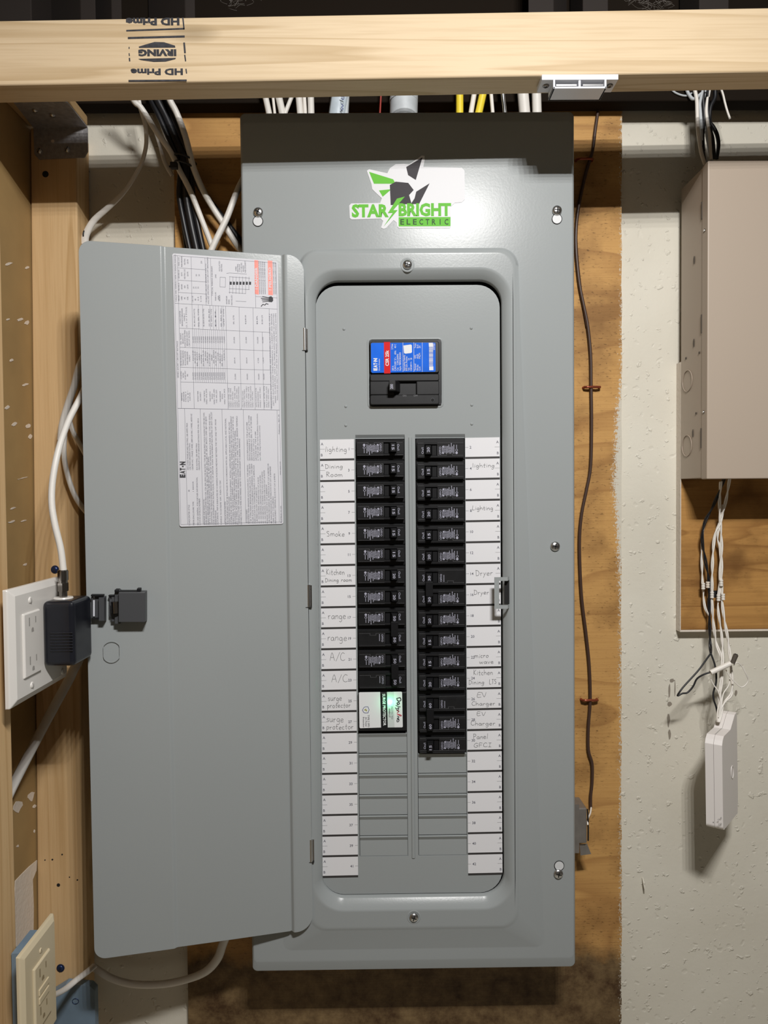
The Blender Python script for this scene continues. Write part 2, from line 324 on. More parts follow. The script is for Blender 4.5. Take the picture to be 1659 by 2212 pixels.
HF = {
 'a': (.5, [[(.44, .42), (.2, .5), (.03, .25), (.15, .02), (.36, .1), (.44, .42), (.45, .08), (.52, 0)]]),
 'c': (.42, [[(.4, .42), (.2, .5), (.04, .25), (.18, 0), (.4, .06)]]),
 'd': (.5, [[(.42, .42), (.2, .48), (.03, .22), (.18, 0), (.4, .12), (.43, 1)], [(.43, .3), (.46, 0)]]),
 'e': (.46, [[(.05, .25), (.4, .3), (.3, .5), (.08, .42), (.05, .12), (.22, 0), (.44, .08)]]),
 'g': (.5, [[(.42, .42), (.2, .5), (.04, .25), (.18, .03), (.4, .15), (.43, .45), (.42, -.2), (.25, -.4), (.05, -.32)]]),
 'h': (.48, [[(.06, 1), (.05, 0)], [(.05, .28), (.25, .5), (.42, .35), (.43, 0)]]),
 'i': (.2, [[(.1, .48), (.1, 0)], [(.11, .68), (.12, .73)]]),
 'k': (.45, [[(.05, 1), (.05, 0)], [(.38, .5), (.06, .22), (.42, 0)]]),
 'K': (.5, [[(.06, 1), (.06, 0)], [(.45, .95), (.08, .42), (.46, 0)]]),
 'l': (.18, [[(.1, 1), (.08, 0)]]),
 'm': (.75, [[(.05, .5), (.05, 0)], [(.05, .35), (.22, .5), (.34, .38), (.35, 0)], [(.35, .35), (.52, .5), (.66, .38), (.68, 0)]]),
 'n': (.48, [[(.05, .5), (.06, 0)], [(.06, .3), (.26, .5), (.41, .36), (.43, 0)]]),
 'o': (.48, [[(.25, .5), (.06, .35), (.08, .08), (.28, 0), (.44, .2), (.38, .45), (.2, .49)]]),
 'p': (.48, [[(.06, .5), (.05, -.42)], [(.06, .4), (.28, .5), (.43, .3), (.3, .03), (.07, .05)]]),
 'r': (.38, [[(.06, .5), (.08, 0)], [(.08, .28), (.2, .47), (.37, .46)]]),
 's': (.4, [[(.36, .45), (.15, .5), (.08, .35), (.33, .2), (.3, .02), (.03, .04)]]),
 't': (.4, [[(.2, .9), (.18, .08), (.32, 0)], [(.02, .5), (.38, .53)]]),
 'u': (.48, [[(.05, .5), (.08, .08), (.26, 0), (.42, .2)], [(.43, .5), (.43, .1), (.5, 0)]]),
 'v': (.42, [[(.03, .5), (.2, 0), (.4, .5)]]),
 'w': (.66, [[(.03, .5), (.15, 0), (.33, .4), (.46, 0), (.64, .5)]]),
 'y': (.44, [[(.04, .5), (.2, .1)], [(.42, .52), (.22, .08), (.05, -.4)]]),
 'A': (.62, [[(.02, 0), (.32, 1), (.58, 0)], [(.12, .38), (.5, .4)]]),
 'C': (.58, [[(.55, .88), (.3, 1), (.05, .6), (.1, .15), (.35, 0), (.58, .12)]]),
 'D': (.6, [[(.08, 1), (.06, 0)], [(.02, .98), (.4, .9), (.56, .5), (.4, .08), (.04, 0)]]),
 'E': (.52, [[(.5, .98), (.07, 1), (.06, 0), (.52, .02)], [(.07, .52), (.42, .52)]]),
 'F': (.5, [[(.5, .98), (.07, 1), (.07, 0)], [(.07, .5), (.4, .52)]]),
 'G': (.62, [[(.55, .88), (.3, 1), (.05, .6), (.1, .12), (.4, 0), (.55, .15), (.56, .42), (.34, .42)]]),
 'I': (.44, [[(.04, 1), (.42, 1)], [(.22, 1), (.22, 0)], [(.02, 0), (.44, 0)]]),
 'L': (.48, [[(.06, 1), (.05, 0), (.48, .02)]]),
 'P': (.5, [[(.08, 1), (.06, 0)], [(.04, .98), (.42, .92), (.44, .6), (.08, .48)]]),
 'R': (.55, [[(.08, 1), (.06, 0)], [(.04, .98), (.44, .92), (.42, .6), (.1, .5), (.52, 0)]]),
 'S': (.5, [[(.46, .9), (.2, 1), (.06, .75), (.42, .4), (.36, .05), (.04, .06)]]),
 'T': (.52, [[(.02, 1), (.52, 1)], [(.27, 1), (.27, 0)]]),
 'V': (.55, [[(.02, 1), (.27, 0), (.54, 1)]]),
 '/': (.42, [[(.4, 1.05), (.03, -.08)]]), ' ': (.35, []), }
def hand(mb, txt, org, fr, cap, width, m, th=.00042):
    ux, uy = fr; org = Vector(org); tot = sum(HF[c][0]+.12 for c in txt)-.12; sx = width/tot; x = 0; nrm = Vector((0, -1, 0))
    for c in txt:
        wd, st = HF[c]; dy = random.uniform(-.05, .05); sl = random.uniform(-.06, .10)
        for s in st:
            P = [org+ux*((x+a+sl*b)*sx)+uy*((b+dy)*cap) for a, b in s]
            if len(P) > 2: P = smooth_path(P, 3)
            for a, b in zip(P, P[1:]):
                d = (b-a); 
                if d.length < 1e-6: continue
                d.normalize(); n = d.cross(nrm)*th/2; e = d*th*.35
                mb.quad([a-e-n, b+e-n, b+e+n, a-e+n], m)
        x += wd+.12

# ------------------------------------------------------------------ the setting
YW, YP = .095, .083
def plain(name, a, b, m, **k):
    q = MB(); q.box(a, b, m); return q.build(name, **k)
plain('wall_back', (-1.6, YW, -1.25), (1.6, YW+.2, .84), 'wall', kind='structure')
plain('floor', (-1.6, -2.2, -1.27), (1.6, YW, -1.25), 'wall', kind='structure')
plain('ceiling', (-1.6, -2.2, .84), (1.6, YW+.2, .86), 'joist_shade', kind='structure')
# left partition: brown paper back of the drywall, with chipped patches
WX = lambda z: -.4945+.0240*(z+1.25)/1.7778-.0010
q = MB(); q.hexa([(WX(-1.25), -.4, -1.25), (WX(-1.25), YW, -1.25), (WX(.56), YW, .56), (WX(.56), -.4, .56), (-.515, -.4, -1.25), (-.515, YW, -1.25), (-.500, YW, .56), (-.500, -.4, .56)], 'board')
wl = q.build('wall_left', kind='structure')
def onwall(px, py):
    d = FW+RT*((px-829.5)/F)-UP*((py-1106)/F); k = (-.474-CAM.x)/d.x
    for _ in range(3): k = (WX((CAM+d*k).z)-CAM.x)/d.x
    return CAM+d*k
rc = random.Random(6)
for px, py, sx, sy in ((18, 570, 9, 3), (58, 578, 5, 3), (43, 690, 8, 3), (58, 697, 6, 5), (25, 778, 5, 3), (54, 831, 8, 3), (16, 880, 6, 4), (31, 916, 7, 4), (61, 921, 8, 5), (65, 943, 4, 5), (47, 1033, 12, 1.2), (27, 1098, 7, 2.5), (25, 1127, 9, 2.5), (50, 1125, 8, 1.5), (54, 1219, 5, 3), (17, 690, 4, 2), (68, 1718, 8, 12), (38, 1742, 12, 13), (74, 1742, 4, 4), (38, 1828, 3, 3), (74, 1795, 2, 4)):
    n = 9; P = [onwall(px+sx*math.cos(2*math.pi*i/n)*rc.uniform(.55, 1.15), py+sy*math.sin(2*math.pi*i/n)*rc.uniform(.6, 1.15)-.25*sx*math.cos(2*math.pi*i/n)) for i in range(n)]
    t = MB(); t.loft([P, [p+Vector((.0004, 0, 0)) for p in P]], 'chip', True, True); t.build('paper_chip', parent=wl)
P = [onwall(*p) for p in ((79, 1858), (62, 1872), (46, 1888), (32, 1903), (30, 1960), (34, 2050), (71, 2050), (72, 1960), (70, 1900), (78, 1880))]
t = MB(); t.loft([P, [p+Vector((.0007, 0, 0)) for p in P]], 'chip', True, True); t.build('plaster_patch', parent=wl)
P = [onwall(*p) for p in ((28, 2046), (28, 2140), (76, 2140), (74, 2040))]
t = MB(); t.loft([P, [p+Vector((.0011, 0, 0)) for p in P]], 'bluebox', True, True); t.build('blue_patch', parent=wl)

# plywood backing boards
q = MB(); xs = -.299; P = []; n = 60
Z0, Z1 = -.95, .5605
for i in range(n+1):
    P.append((.2825+random.uniform(-.0008, .0008), Z0+(Z1-Z0)*i/n))
loopf = [Vector((xs, YP, Z0))]+[Vector((x, YP, z)) for x, z in P]+[Vector((xs, YP, Z1))]
q.loft([[p+Vector((0, YW-YP-.0002, 0)) for p in loopf], loopf], 'ply', True, True)
ply = q.build('plywood_board')
tag(ply, 'orange-brown plywood backing board fixed to the concrete behind the grey breaker panel', 'board')
q = MB(); q.box((.3605, YP-.001, -.119), (.72, YW-.0002, .2335), 'ply2')
p2 = q.build('plywood_board', bevel=.0015); tag(p2, 'smaller plywood board with white painted edges below the beige cabinet', 'board')
q = MB(); r_ = random.Random(9)
q.box((.3598, YP-.0012, -.1187), (.3606, YW-.0002, .2345), 'chip'); q.box((.3598, YP-.0012, -.1212), (.72, YW-.0002, -.1188), 'chip')
q.build('painted_edge', parent=p2, label='rough white painted edge')
# scraped marks on the concrete
q = MB(); r_ = random.Random(2)
def scar(px, py, w_, h_, m='cabd'):
    c = at(px, py, YW-.0003); n = 11
    q.quad([c+Vector((w_*math.cos(2*math.pi*i/n)*r_.uniform(.55, 1.1), 0, h_*math.sin(2*math.pi*i/n)*r_.uniform(.7, 1.1))) for i in range(n)][::-1], m)
M['scrape'] = mat('scraped_paint', (.27, .235, .19), .7)
for a in ((1452, 1470, .004, .0028), (1446, 1490, .0016, .010), (1458, 1488, .0008, .012), (1446, 1521, .0035, .0035), (1444, 1555, .0026, .010), (1446, 1585, .0022, .008), (1590, 1497, .0022, .005)): scar(*a, 'scrape')
q.build('trim_1', kind='structure')
# wall plug and stray dark specks right of the board
# ------------------------------------------------------------------ framing lumber
def lumber(name, pts, m, label, cat='beam', bev=.002):
    q = MB(); q.hexa(pts, m); o = q.build(name, bevel=bev, seg=3, loc=base_of(q)); return tag(o, label, cat)
bz = lambda x: .4895+.0129*x
Yf, Yb = -.106, -.074; H = .0650
bl = .4722-.000; 
def bb(x, y, top): return (x, y, bz(x)+(H if top else 0))
beam = lumber('pine_beam', [bb(-.62, Yf, 0), bb(.62, Yf, 0), bb(.62, Yf, 1), bb(-.62, Yf, 1), bb(-.62, Yb, 0), bb(.62, Yb, 0), bb(.62, Yb, 1), bb(-.62, Yb, 1)],
              'beam', 'pale pine beam running across the top, stamped with black ink', 'beam', .0022)
# ink stamp printed upside down on the beam
q = MB(); ys = Yf-.00025
def sp(px, py): return at(px, py, ys)
def bar_(x0, y0, x1, y1, th, m='stamp'):
    a = sp(x0, y0); b = sp(x1, y1); d = (b-a).normalized(); n = Vector((-d.z, 0, d.x))*th/2; q.quad([a-n, b-n, b+n, a+n], m)
kx = .00047
sc_ = 1/2.9625
for (a, b, c, d, t_) in ((808, 196, 1180, 183, .0016), (1170, 112, 1178, 188, .0014), (818, 243, 1182, 233, .0020), (822, 517, 1195, 514, .0018),
                         (826, 300, 826, 312, .001), (826, 340, 828, 358, .001), (828, 370, 830, 392, .0014), (1178, 272, 1184, 340, .0018), (1182, 350, 1188, 392, .0013), (1190, 440, 1194, 470, .0012)):
    bar_(a*sc_, b*sc_, c*sc_, d*sc_, t_)
put(q, 'HD Prime', sp(1148*sc_, 116*sc_), FLIP, .0068, 'stamp', width=.0540, bold=.05)
q.quad([sp(806*sc_, 124*sc_), sp(812*sc_, 124*sc_), sp(812*sc_, 144*sc_), sp(806*sc_, 144*sc_)], 'stamp')
put(q, 'IRVING', sp(1128*sc_, 318*sc_), FLIP, .0060, 'stamp', width=.0385, bold=.06)
put(q, 'HD Prime', sp(1170*sc_, 440*sc_), FLIP, .0060, 'stamp', width=.0530, bold=.045)
q.quad([sp(x*sc_, y*sc_) for x, y in ((890, 306), (1122, 304), (1120, 292), (1050, 270), (990, 268), (930, 285), (888, 298))][::-1], 'stamp')
q.quad([sp(x*sc_, y*sc_) for x, y in ((885, 376), (1126, 370), (1122, 378), (1060, 394), (985, 396), (900, 384))], 'stamp')
q.build('ink_stamp', parent=beam, label='upside-down black lumber grade stamp')

def ST(xt, xb, z0, z1): return lambda z: xb+(xt-xb)*(z-z0)/(z1-z0)
z0, z1 = -1.25, .5278
sl = ST(-.4705, -.4945, z0, z1); sr = ST(-.4125, -.4365, z0, z1)
far = lumber('wall_stud', [(sl(z0), .057, z0), (sr(z0), .057, z0), (sr(z0), YW-.0005, z0), (sl(z0), YW-.0005, z0), (sl(z1), .057, z1), (sr(z1), .057, z1), (sr(z1), YW-.0005, z1), (sl(z1), YW-.0005, z1)],
             'stud', 'upright pine stud standing against the concrete wall left of the open panel door', 'stud')
q = MB()
for px, py, r in ((98, 376, .0040), (97, 1858, .0008), (113, 1857, .0011), (126, 1912, .0022), (134, 1846, .0010), (167, 1901, .0010), (150, 1895, .0008)):
    c = at(px, py, .0567); q.cyl(c, c+Vector((0, .0004, 0)), r, r, 'dark', 14)
q.build('nail_holes', parent=far, kind='stuff')
near = lumber('wall_stud', [(-.497, -.168, -1.25), (-.4115, -.168, -1.25), (-.4115, -.130, -1.25), (-.497, -.130, -1.25), (-.494, -.168, .466), (-.4085, -.168, .466), (-.4085, -.1305, .466), (-.494, -.1305, .466)],
              'stud', 'nearest pine stud at the left border carrying the outlet plates', 'stud')
blk = lumber('wood_block', [(-.4715, -.0735, .5285), (-.398, -.0735, .5285), (-.398, -.0735, .5415), (-.4715, -.0735, .5415), (-.4715, .0565, .5285), (-.398, .0565, .5285), (-.398, .0565, .5415), (-.4715, .0565, .5415)],
             'stud2', 'short flat pine piece running from the beam back above the bracket', 'block')
hd = lumber('shade_board', [(-.472, .0575, .5575), (1.2, .0575, .5575), (1.2, .081, .5575), (-.472, .081, .5575), (-.472, .0575, .83), (1.2, .0575, .83), (1.2, .081, .83), (-.472, .081, .83)],
            'overhead_dark', 'added board shading the wall top behind the beam, coloured black for the darkness there', 'board')  # added blocker that shades the top of the wall
for k, (px, w_, dx) in enumerate(((40, .05, 0), (265, .012, .05), (205, .018, .06), (420, .012, .06), (1160, .03, -.03), (1275, .03, 0), (1525, .035, 0))):
    c = at(px, 12, .02); lumber('ceiling_joist', [(c.x-w_/2, .0, .62), (c.x+w_/2, .0, .62), (c.x+w_/2, .0, .70), (c.x-w_/2, .0, .70), (c.x-w_/2-dx, .053, .62), (c.x+w_/2-dx, .053, .62), (c.x+w_/2-dx, .053, .70), (c.x-w_/2-dx, .053, .70)], 'joist_shade',
           ['brown joist end in the dark above the top left corner', 'second slim dark slat above the black stamp', 'slim dark slat above the left of the stamp', 'slim dark slat right of the stamp above the beam', 'joist end above the beam over the yellow cables', 'joist end above the white magnetic catch', 'joist end above the beam over the right cabinet'][k], 'joist', .001)

q = MB(); r_ = random.Random(3)
for k in range(34):
    a = at(r_.uniform(490, 555) if k % 3 == 0 else r_.uniform(1345, 1450), r_.uniform(-6, 14), -.08); p = [a]
    for i in range(4): p.append(p[-1]+Vector((r_.uniform(-.010, .010), r_.uniform(-.003, .003), r_.uniform(-.006, .006))))
    q.tube(smooth_path(p, 2), .00009, 'web', 3)
tag(q.build('cobweb', loc=base_of(q)), 'grey cobweb threads above the top edge of the beam', 'cobweb')['kind'] = 'stuff'

# ------------------------------------------------------------------ fasteners
def screw_head(q, c, r, m='zinc', n=Vector((0, -1, 0)), ang=.6, h=.5, slot='cross', slotm='dark'):
    c = Vector(c); x = n.orthogonal().normalized(); y = n.cross(x); N = 20
    L = []
    for t, hh in ((1, 0), (1, .25*h), (.85, .62*h), (.55, .9*h), (.2, 1.0*h)):
        L.append([c+n*(hh*r)+(x*math.cos(2*math.pi*k/N)+y*math.sin(2*math.pi*k/N))*r*t for k in range(N)])
    q.loft(L, m, False, True, True)
    for a in ((ang, ang+math.pi/2) if slot == 'cross' else (ang,)):
        d = (x*math.cos(a)+y*math.sin(a)); e = n.cross(d); t = c+n*(h*r*1.0+.00006); l = r*.58 if slot == 'cross' else r*.85
        q.quad([t-d*l-e*r*.11, t+d*l-e*r*.11, t+d*l+e*r*.11, t-d*l+e*r*.11], slotm)

# ------------------------------------------------------------------ the breaker panel
pan = thing('breaker_panel', (0, .08, -.5145), 'tall grey steel breaker panel with its door swung open to the left', 'breaker panel')
q = MB(); q.box((-.180, .030, -.490), (.180, YP-.0002, .490), 'steel_in')
q.box((-.186, .0085, -.498), (.186, .034, -.46), 'steel_in'); q.box((-.186, .0085, .36), (.186, .034, .498), 'steel_in')
q.box((-.186, .0085, -.498), (-.128, .034, .498), 'steel_in'); q.box((.128, .0085, -.498), (.186, .034, .498), 'steel_in')
q.build('enclosure', parent=pan)
NN = 10
def RR(x, zt, zb, r, Y, xc=0): return rrect(xc-x, xc+x, zb, zt, r, Y, NN)
q = MB()
X, T, B = .197, .5145, -.5145
OX, OT, OB = .1107, .318, -.4245
L = [RR(X, T, B, .005, .0075), RR(X, T, B, .006, .0030), RR(X-.0008, T-.0008, B+.0008, .006, .0020), RR(X-.0022, T-.0115, B+.012, .006, .0002), RR(X-.0030, T-.0125, B+.013, .006, 0),
     [Vector((p.x, p.y, p.z)) for p in rrect(-.129, .129, -.4635, .3535, .021, 0, NN)]]
Lp = rrect(-.158, .158, -.487, .3540, (.024, .024, .010, .010), 0, NN)
L[5] = Lp
L += [rrect(-.1275, .1275, -.4625, .3515, .020, -.0036, NN), rrect(-.1258, .1258, -.4600, .3495, .020, -.0047, NN), rrect(-.1235, .1235, -.4575, .3475, .020, -.0050, NN), rrect(-.1222, .1222, -.4562, .3462, .020, -.0050, NN)]
# side slopes must hug the pad: pull the vertical sides in
def hug(p):
    x = p.x
    if p.z > -.44: x = max(-.1295, min(.1295, x))
    return Vector((x, p.y, p.z))
L[5] = [(a.copy() if a.z > 0 else hug(p)) for p, a in zip(L[5], rrect(-.1295, .1295, -.487, .3540, .0225, 0, NN))]
def grow(P, d): return [Vector((p.x+(d if p.x > 0 else -d), p.y, p.z+(d if p.z > -.05 else -d))) for p in P]
L.insert(5, grow(L[5], .0012)); L.insert(5, [p.copy() for p in RR(X-.0045, T-.0142, B+.0145, .006, 0)])
L += [RR(OX+.0122, OT+.0130, OB-.0142, .038, -.0050), RR(OX+.0105, OT+.0118, OB-.0128, .037, -.0050), RR(OX+.0070, OT+.0095, OB-.0112, .033, -.0044), RR(OX+.0030, OT+.0045, OB-.0055, .030, -.0008), RR(OX+.0009, OT+.0015, OB-.0018, .028, .0028), RR(OX, OT, OB, .027, .0040), RR(OX, OT, OB, .027, .0085)]
q.loft(L, 'steel', smooth=True)
cover = q.build('cover', parent=pan)
def weigh(o): mo = o.modifiers.new('weighted', 'WEIGHTED_NORMAL'); mo.keep_sharp = True; mo.weight = 90
weigh(cover)
# embossed frame screws and keyhole screws
def keyhole(px, py, hx, hy, name='cover_screw'):
    q = MB(); c = at(px, py, -.0004); h = at(hx, hy, -.0004)
    if hx: 
        q.cyl(h+Vector((0, -.0002, 0)), h+Vector((0, .0001, 0)), .0062, .0062, 'dark', 24); q.cyl(h+Vector((0, -.00035, 0)), h+Vector((0, -.0001, 0)), .0054, .0054, 'disc', 24)
        d = (c-h).normalized(); e = Vector((-d.z, 0, d.x)); q.quad([h-e*.0036+Vector((0, -.0003, 0)), c-e*.0036+Vector((0, -.0003, 0)), c+e*.0036+Vector((0, -.0003, 0)), h+e*.0036+Vector((0, -.0003, 0))], 'dark')
    screw_head(q, c+Vector((0, -.0004, 0)), .0058, 'zinc', ang=random.random()); return q.build(name, parent=pan)
keyhole(558, 459, 557, 478); keyhole(1203, 455, 1203, 473); keyhole(1199, 1180, 0, 0); keyhole(1206, 1887, 1208, 1870)
for px, py in ((880, 572), (894, 1981)):
    q = MB(); c = at(px, py, -.0050); N = 24
    ring = lambda r, y: [c+Vector((r*math.cos(2*math.pi*k/N), y, r*math.sin(2*math.pi*k/N))) for k in range(N)]
    q.loft([ring(.0085, .0), ring(.0072, -.0008), ring(.0066, -.0004), ring(.0055, .0014)], 'steel', False, True, True)
    screw_head(q, c+Vector((0, -.0006, 0)), .0055, 'zinc', ang=.5); q.build('cover_screw', parent=pan)

# dead front with openings
YD = .007
q = MB(); DX0, DX1, DT, DB = -.1112, .1090, .3137, -.4235
outer = rrect(DX0, DX1, DB, DT, .027, YD, 8)
rects = []
RZ = lambda i: .1307-.0254*i
cL, cR = (-.0652, -.0060), (.0066, .0664)
mb_ = (-.0484, .0392, .1697, .2497)
xs_ = [DX0+.027, cL[0], mb_[0], cL[1], cR[0], mb_[1], cR[1], DX1-.027]
zs_ = [DB+.027, RZ(20), RZ(15), RZ(14), .1362, mb_[2], mb_[3], DT-.027]
holes = [(cL[0], cL[1], RZ(20), .1362), (cR[0], cR[1], RZ(20), .1362), (mb_[0], mb_[1], mb_[2], mb_[3])]
for i in range(len(xs_)-1):
    for j in range(len(zs_)-1):
        cx, cz = (xs_[i]+xs_[i+1])/2, (zs_[j]+zs_[j+1])/2
        if any(a < cx < b and c < cz < d for a, b, c, d in holes): continue
        q.quad([(xs_[i], YD, zs_[j]), (xs_[i+1], YD, zs_[j]), (xs_[i+1], YD, zs_[j+1]), (xs_[i], YD, zs_[j+1])], 'steel')
inner = [(DX1-.027, DT-.027), (DX0+.027, DT-.027), (DX0+.027, DB+.027), (DX1-.027, DB+.027)]
for k in range(4):
    seg = outer[k*9:(k+1)*9]; c = Vector((inner[k][0], YD, inner[k][1]))
    for a, b in zip(seg, seg[1:]): q.quad([c, a, b], 'steel')
    nx = outer[((k+1)*9) % 36]; c2 = Vector((inner[(k+1) % 4][0], YD, inner[(k+1) % 4][1])); q.quad([c, seg[-1], nx, c2], 'steel')
q.loft([outer, [p+Vector((0, .004, 0)) for p in outer]], 'steel')
for a, b, c, d in holes:
    r = [(a, c), (b, c), (b, d), (a, d)]; q.loft([[Vector((x, YD, z)) for x, z in r], [Vector((x, YD+.006, z)) for x, z in r]], 'steel')
# rolled lip around the main breaker opening, sloping lips over the two columns, centre rib, weld dimples
a, b, c, d = mb_; q.loft([rrect(a-.002, b+.002, c-.002, d+.002, .005, YD-.00005, 5), rrect(a-.0008, b+.0008, c-.0008, d+.0008, .0045, YD-.0012, 5), rrect(a+.0006, b-.0006, c+.0006, d-.0006, .004, YD-.0006, 5), rrect(a+.0006, b-.0006, c+.0006, d-.0006, .004, YD+.004, 5)], 'steel', smooth=True)
for x0, x1 in (cL, cR):
    q.add([(x0, YD-.0001, .1362), (x1, YD-.0001, .1362), (x1, YD+.0030, .1323), (x0, YD+.0030, .1323), (x1, YD+.0024, .1316), (x0, YD+.0024, .1316), (x0, YD+.004, .1316), (x1, YD+.004, .1316)],
          [(0, 1, 2, 3), (3, 2, 4, 5), (0, 3, 5, 6), (1, 7, 4, 2)], 'steel')
xr0, xr1 = -.0006, .0018
for xa, xb in ((xr0, xr1),):
    zt, zb = .1325, -.3795
    q.add([(xa-.0012, YD-.0001, zb), (xa, YD-.0012, zb), (xb, YD-.0012, zb), (xb+.0012, YD-.0001, zb), (xa-.0012, YD-.0001, zt), (xa, YD-.0012, zt), (xb, YD-.0012, zt), (xb+.0012, YD-.0001, zt)],
          [(0, 1, 5, 4), (1, 2, 6, 5), (2, 3, 7, 6), (0, 3, 2, 1), (4, 5, 6, 7)], 'steel')
for px, py in ((743, 711), (1018, 709), (747, 878), (1019, 875), (747, 919), (1019, 916)):
    c = at(px, py, YD); N = 12
    q.loft([[c+Vector((r*math.cos(2*math.pi*k/N), y, r*math.sin(2*math.pi*k/N))) for k in range(N)] for r, y in ((.0019, 0), (.0013, -.0009), (.0004, -.0013))], 'steel', False, True, True)
q.build('dead_front', parent=pan)
# twist-out fillers
for side, rng_ in ((cL, range(14, 20)), (cR, range(15, 20))):
    for i in rng_:
        q = MB(); x0, x1 = side[0]+.0006, side[1]-.0004; zt, zb = RZ(i)-.0004, RZ(i+1)+.0005; s1 = zt-.0052
        pr = [(zt, YD+.0012), (zt-.0003, YD-.0014), (zt-.0008, YD-.0014), (s1, YD+.0010), (zb, YD+.0008), (zb, YD+.003)]
        q.loft([[Vector((x0, y, z)) for z, y in pr], [Vector((x1, y, z)) for z, y in pr]], 'steel', True, True)
        q.build('twistout_tab', parent=pan)
    q = MB(); q.box((side[0], YD+.0035, RZ(20)), (side[1], YD+.005, RZ(rng_[0])-.0002), 'steel_in'); q.build('filler_backing', parent=pan)

# circuit directory labels
HT = {1: [('lighting', 702.5, 749, 976, 11)], 3: [('Dining', 703, 740, 1012, 9), ('Room', 705, 740, 1030, 10)], 9: [('Smoke', 706, 744, 1158.5, 11)],
 13: [('Kitchen', 705, 744, 1241.4, 12), ('Dining room', 702.5, 760, 1257, 8)], 17: [('range', 709, 747, 1337.5, 15)], 19: [('range', 707, 749, 1384, 15)],
 21: [('A/C', 712.5, 745, 1427.5, 17)], 23: [('A/C', 716, 751, 1474, 16)], 25: [('surge', 708.5, 738, 1514, 13), ('protector', 707, 757, 1529, 11)],
 27: [('surge', 705, 742, 1560, 15), ('protector', 705, 763.5, 1576, 12)], 4: [('lighting', 1020.6, 1067.7, 1009.6, 9)], 8: [('Lighting', 1020, 1065, 1101.7, 9)],
 14: [('Dryer', 1028, 1063.7, 1243.4, 12)], 16: [('Dryer', 1024, 1055.7, 1284.5, 10)], 22: [('micro', 1024.7, 1055, 1421, 10), ('wave', 1035.5, 1066, 1433.4, 9)],
 24: [('Kitchen', 1023, 1064.4, 1458, 11), ('Dining', 1012.4, 1045.6, 1478.3, 9), ('LTS', 1057, 1072, 1477.5, 10)], 26: [('EV', 1030, 1051, 1506, 10), ('Charger', 1019, 1069.5, 1524, 9)],
 28: [('EV', 1030, 1048.5, 1546, 8), ('Charger', 1017, 1069.5, 1567, 9.5)], 30: [('Panel', 1022.5, 1053.6, 1596, 11), ('GFCI', 1023, 1061, 1614, 9)]}
YL = YD-.0004
for i in range(21):
    for side in (0, 1):
        num = 2*i+1+side; q = MB(); t = i/20
        if side == 0: x0, x1 = -.1078-.0026*t, -.0668-.0004*t
        else: x0, x1 = .0667+.0006*t, .1081+.0012*t
        zt = RZ(i)+(.0 if side == 0 else .0008); zb = zt-.0229; ze = zt-.0254
        tl = -.0004 if side == 0 else -.0003
        fz = lambda x, z: z+(-tl*.0)+(x-x0)/(x1-x0)*.0004
        q.loft([[Vector((a, YL, fz(a, b))) for a, b in ((x0, zb), (x1, zb), (x1, zt), (x0, zt))], [Vector((a, YL+.0003, fz(a, b))) for a, b in ((x0, zb), (x1, zb), (x1, zt), (x0, zt))]], 'paper', True)
        q.quad([Vector((a, YL-.00002, fz(a, b))) for a, b in ((x0, ze), (x1, ze), (x1, zb), (x0, zb))], 'bar')
        yi = YL-.00012; zm = (zt+zb)/2
        tick = lambda a, b: q.quad([(a, yi, fz(a, zm-.00012)), (b, yi, fz(b, zm-.00012)), (b, yi, fz(b, zm+.00012)), (a, yi, fz(a, zm+.00012))], 'pencil')
        if side == 0:
            tick(x0, x0+.006); tick(x1-.0036, x1); xa = x0+.0011; al = 'L'; put(q, str(num), (x1-.0058, yi, zm-.0014), RIGHT, .0031, 'ink_l', align='R', bold=.012)
        else:
            tick(x1-.006, x1); tick(x0, x0+.0036); xa = x1-.0011; al = 'R'; put(q, str(num), (x0+.0053, yi, zm-.0014), RIGHT, .0031, 'ink_l', align='L', bold=.012)
        put(q, 'A', (xa, yi, zt-.0067), RIGHT, .0031, 'ink_l', align=al, bold=.008); put(q, 'B', (xa, yi, zb+.0030), RIGHT, .0031, 'ink_l', align=al, bold=.008)
        for s, xa_, xb_, yb_, cp in HT.get(num, []):
            a = at(xa_, yb_, yi); b = at(xb_, yb_, yi); hand(q, s, a, RIGHT, cp*.000562, b.x-a.x, 'pencil')
        o = q.build('circuit_label', parent=pan)
        if num in HT: o['label'] = 'label %d, handwritten %s' % (num, ' '.join(h[0] for h in HT[num]))

# latch strike frame on the right lip
q = MB(); Ys = -.0125
c0 = at(1068, 1247, Ys); c1 = at(1098, 1315, Ys)
x0, x1, zt, zb = c0.x, c1.x-.0005, c0.z, c1.z
q.box((.1112, -.0053, zb+.0044), (.1168, -.0035, zt-.0044), 'dark')  # dark inset painted in for the shaded opening in the lip
for (a, b, c, d) in ((x0, x0+.0055, zb, zt), (x0+.0055, x1, zt-.0044, zt), (x0+.0055, x1, zb, zb+.0044)): q.box((a, Ys, c), (b, Ys+.0012, d), 'steel')
for (c, d) in ((zt-.0044, zt), (zb, zb+.0044)): q.add([(x1, Ys, c), (x1+.003, -.0050, c), (x1+.003, -.0050, d), (x1, Ys, d), (x1, Ys+.0012, c), (x1+.003, -.0045, c), (x1+.003, -.0045, d), (x1, Ys+.0012, d)], [(0, 1, 2, 3), (7, 6, 5, 4), (0, 4, 5, 1), (3, 2, 6, 7)], 'steel')
q.build('latch_strike', parent=pan)

